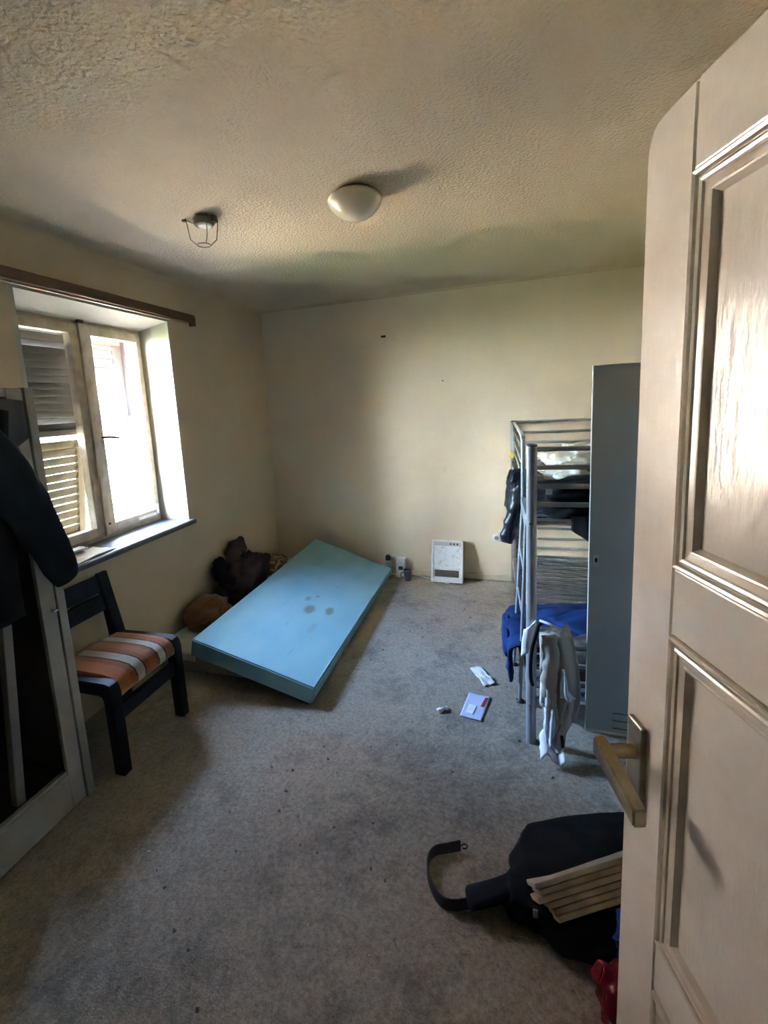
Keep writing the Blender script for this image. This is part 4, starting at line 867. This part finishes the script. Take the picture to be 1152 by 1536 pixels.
# ------------------------------------------------------------------ litter on the carpet
def quadsheet(name, c4, m, lab, cat, z=.0015, amp=.006, t=.002, seed=2, par=None, fold=None):
    a, b, c, d = [V((p[0], p[1], 0)) for p in c4]
    def f(u, v):
        p = lerp(lerp(a, b, u), lerp(d, c, u), v); k = amp*max(0, .4+fbm(V((u*2+seed, v*2, seed*.7)), 2))
        if fold: k += fold*max(0, 1-abs(v-.68)*7)
        return (p.x, p.y, z+t/2+k)
    o = sheet(name, f, 14, 14, m, par, t); 
    return tag(o, lab, cat) if lab else o
quadsheet('receipt', [(-.187, 2.70), (-.116, 2.722), (-.036, 2.564), (-.098, 2.525)], M_PAPER, 'crumpled white receipt on the carpet near the bunk ladder', 'paper', amp=.012, fold=.012, seed=5)
env = tag(empty('envelope', (-.137, 2.34, 0)), 'blue-grey envelope with a red stripe on the carpet', 'envelope')
E4 = [V((-.176, 2.451)), V((-.060, 2.434)), V((-.102, 2.224)), V((-.211, 2.246))]
quadsheet('cover', E4, M_ENV, None, None, amp=.003, t=.004, par=env, seed=3)
def ep(u, v): return tuple(lerp(lerp(E4[0], E4[1], u), lerp(E4[3], E4[2], u), v))
quadsheet('red_stripe', [ep(.80, .10), ep(.93, .08), ep(.88, .48), ep(.74, .50)], M_RED, None, None, z=.0085, amp=.0, t=.001, par=env)
quadsheet('address_window', [ep(.22, .50), ep(.58, .50), ep(.54, .86), ep(.20, .86)], M_PAPER, None, None, z=.0085, amp=.0, t=.001, par=env)
quadsheet('paper_scrap', [(-.338, 2.262), (-.285, 2.30), (-.27, 2.275), (-.318, 2.235)], M_PAPER, 'small torn white paper scrap left of the envelope', 'paper', amp=.02, fold=.012, seed=8)
bm = bmesh.new(); rnd = random.Random(3)
for k in range(150):
    x = rnd.uniform(-1.3, .3); y = rnd.uniform(.75, 3.9)
    if (-1.85 < x < -.9 and y > 2.1) or (-.36 < x < 0 and 2.15 < y < 2.8) or (x > -.3 and y < 1.75): continue
    s = rnd.uniform(.0025, .0065); M = Matrix.Translation((x, y, s*.4)) @ Euler((rnd.random(), rnd.random(), rnd.random()*6)).to_matrix().to_4x4()
    bx(bm, (-s, -s*.7, -s*.4), (s, s*.7, s*.4), 0, M)
tag(obj('crumbs', bm, mat('crumb', (.10, .09, .075), .9, col2=(.45, .43, .4), nscale=3, contrast=(.5, .62))), 'scattered crumbs and specks of dirt on the carpet', 'dirt', kind='stuff')

# ------------------------------------------------------------------ black bag with boards, plastic bag
bg = tag(empty('backpack', (.35, 1.42, 0)), 'black canvas bag lying open on the carpet by the door', 'bag')
def lumpbag(name, c, rad, rz, seed, amp=.12, tilt=0, sub=5):
    return lump(name, c, rad, M_BAG, bg, (0, tilt, rz), seed, amp, 1.6, sub, .004, .35, .5)
lumpbag('body', (.325, 1.495, .09), (.31, .125, .10), .33, 73, .10)
lumpbag('side_flap', (.16, 1.335, .05), (.17, .085, .055), -.2, 79, .12)
lumpbag('under_side', (.36, 1.315, .045), (.26, .085, .045), .12, 80, .10)
# padded shoulder part and loose strap on its edge
bm = bmesh.new(); pp = spline([(.06, 1.375, .07), (-.01, 1.345, .055), (-.07, 1.325, .04), (-.115, 1.312, .03)], 6)
tube(bm, pp, [.056, .056, .056, .056]+[.054]*(len(pp)-6)+[.046, .034], 16, flat=(.95, .42, (0, .35, 1))); obj('shoulder_pad', bm, M_BAG, bg, smooth=True)
sp_ = spline([(-.10, 1.305, 0), (-.15, 1.285, 0), (-.19, 1.285, 0), (-.225, 1.315, 0), (-.252, 1.37, 0), (-.255, 1.42, 0), (-.235, 1.455, 0), (-.195, 1.475, 0), (-.15, 1.497, 0)], 6)
def strapf(u, v):
    k = u*(len(sp_)-1); i = min(int(k), len(sp_)-2); p = lerp(sp_[i], sp_[i+1], k-i)
    return (p.x, p.y+.006*v, .003+v*.038)
sheet('strap', strapf, len(sp_)-1, 4, mat('strap_webbing', (.022, .023, .026), .8, col2=(.035, .036, .04), nscale=40), bg, .004)
rod('strap_loop', spline([(-.15, 1.499, .02), (-.138, 1.508, .022), (-.126, 1.505, .022), (-.128, 1.496, .02), (-.142, 1.494, .018)], 5), .002, M_BLACKCLOTH, bg, 6)
box('zip_tag', (.085, 1.262, .085), (.099, 1.267, .112), M_GREYMETAL, bg, .001, None)
# stack of folded boards in the bag
d1 = V((.235, .098, .045)).normalized(); d2 = V((-d1.y, d1.x, 0)).normalized(); d3 = d1.cross(d2)
c45 = math.cos(math.radians(46)); s45 = math.sin(math.radians(46)); d2t = d2*c45-d3*s45; d3t = d3*c45+d2*s45
ord_ = ['undermost', 'fifth from the top', 'fourth from the top', 'third from the top', 'second from the top', 'topmost']
rnd = random.Random(5)
for k in range(6):
    o0 = V((.152, 1.222, .135))+d3t*(k*.0165)+d1*(rnd.uniform(-.012, .012)-.008*k)+d2t*rnd.uniform(-.006, .006)
    M = Matrix(((d1.x, d2t.x, d3t.x, o0.x), (d1.y, d2t.y, d3t.y, o0.y), (d1.z, d2t.z, d3t.z, o0.z), (0, 0, 0, 1)))
    tag(box('folded_board', (0, 0, 0), (.36, .145, .0145), M_CARDTOP if k == 5 else M_CARD, None, .003, M), 'tan folded cardboard in the black bag, %s of the stack' % ord_[k], 'cardboard', 'folded boards in the black bag')
pb = tag(empty('plastic_bag', (.345, 1.10, 0)), 'shiny red and blue plastic bag behind the door edge', 'plastic bag')
lump('blue_top', (.355, 1.13, .255), (.085, .06, .10), mat('blue_plastic', (.008, .04, .24), .15, bump=.5, bscale=25, bdist=.01), pb, (0, -.1, .2), 83, .22, 1.9, 5, None, .2, .9)
lump('red_base', (.335, 1.12, .085), (.105, .07, .085), mat('red_plastic', (.15, .005, .012), .15, bump=.5, bscale=25, bdist=.01), pb, (0, 0, .2), 85, .22, 1.7, 5, .004, .25, .9)
lump('white_bottom', (.31, 1.06, .022), (.075, .04, .02), M_WHITEPL, pb, (0, 0, .2), 87, .2, 1.7, 3, .003, .2, .5)
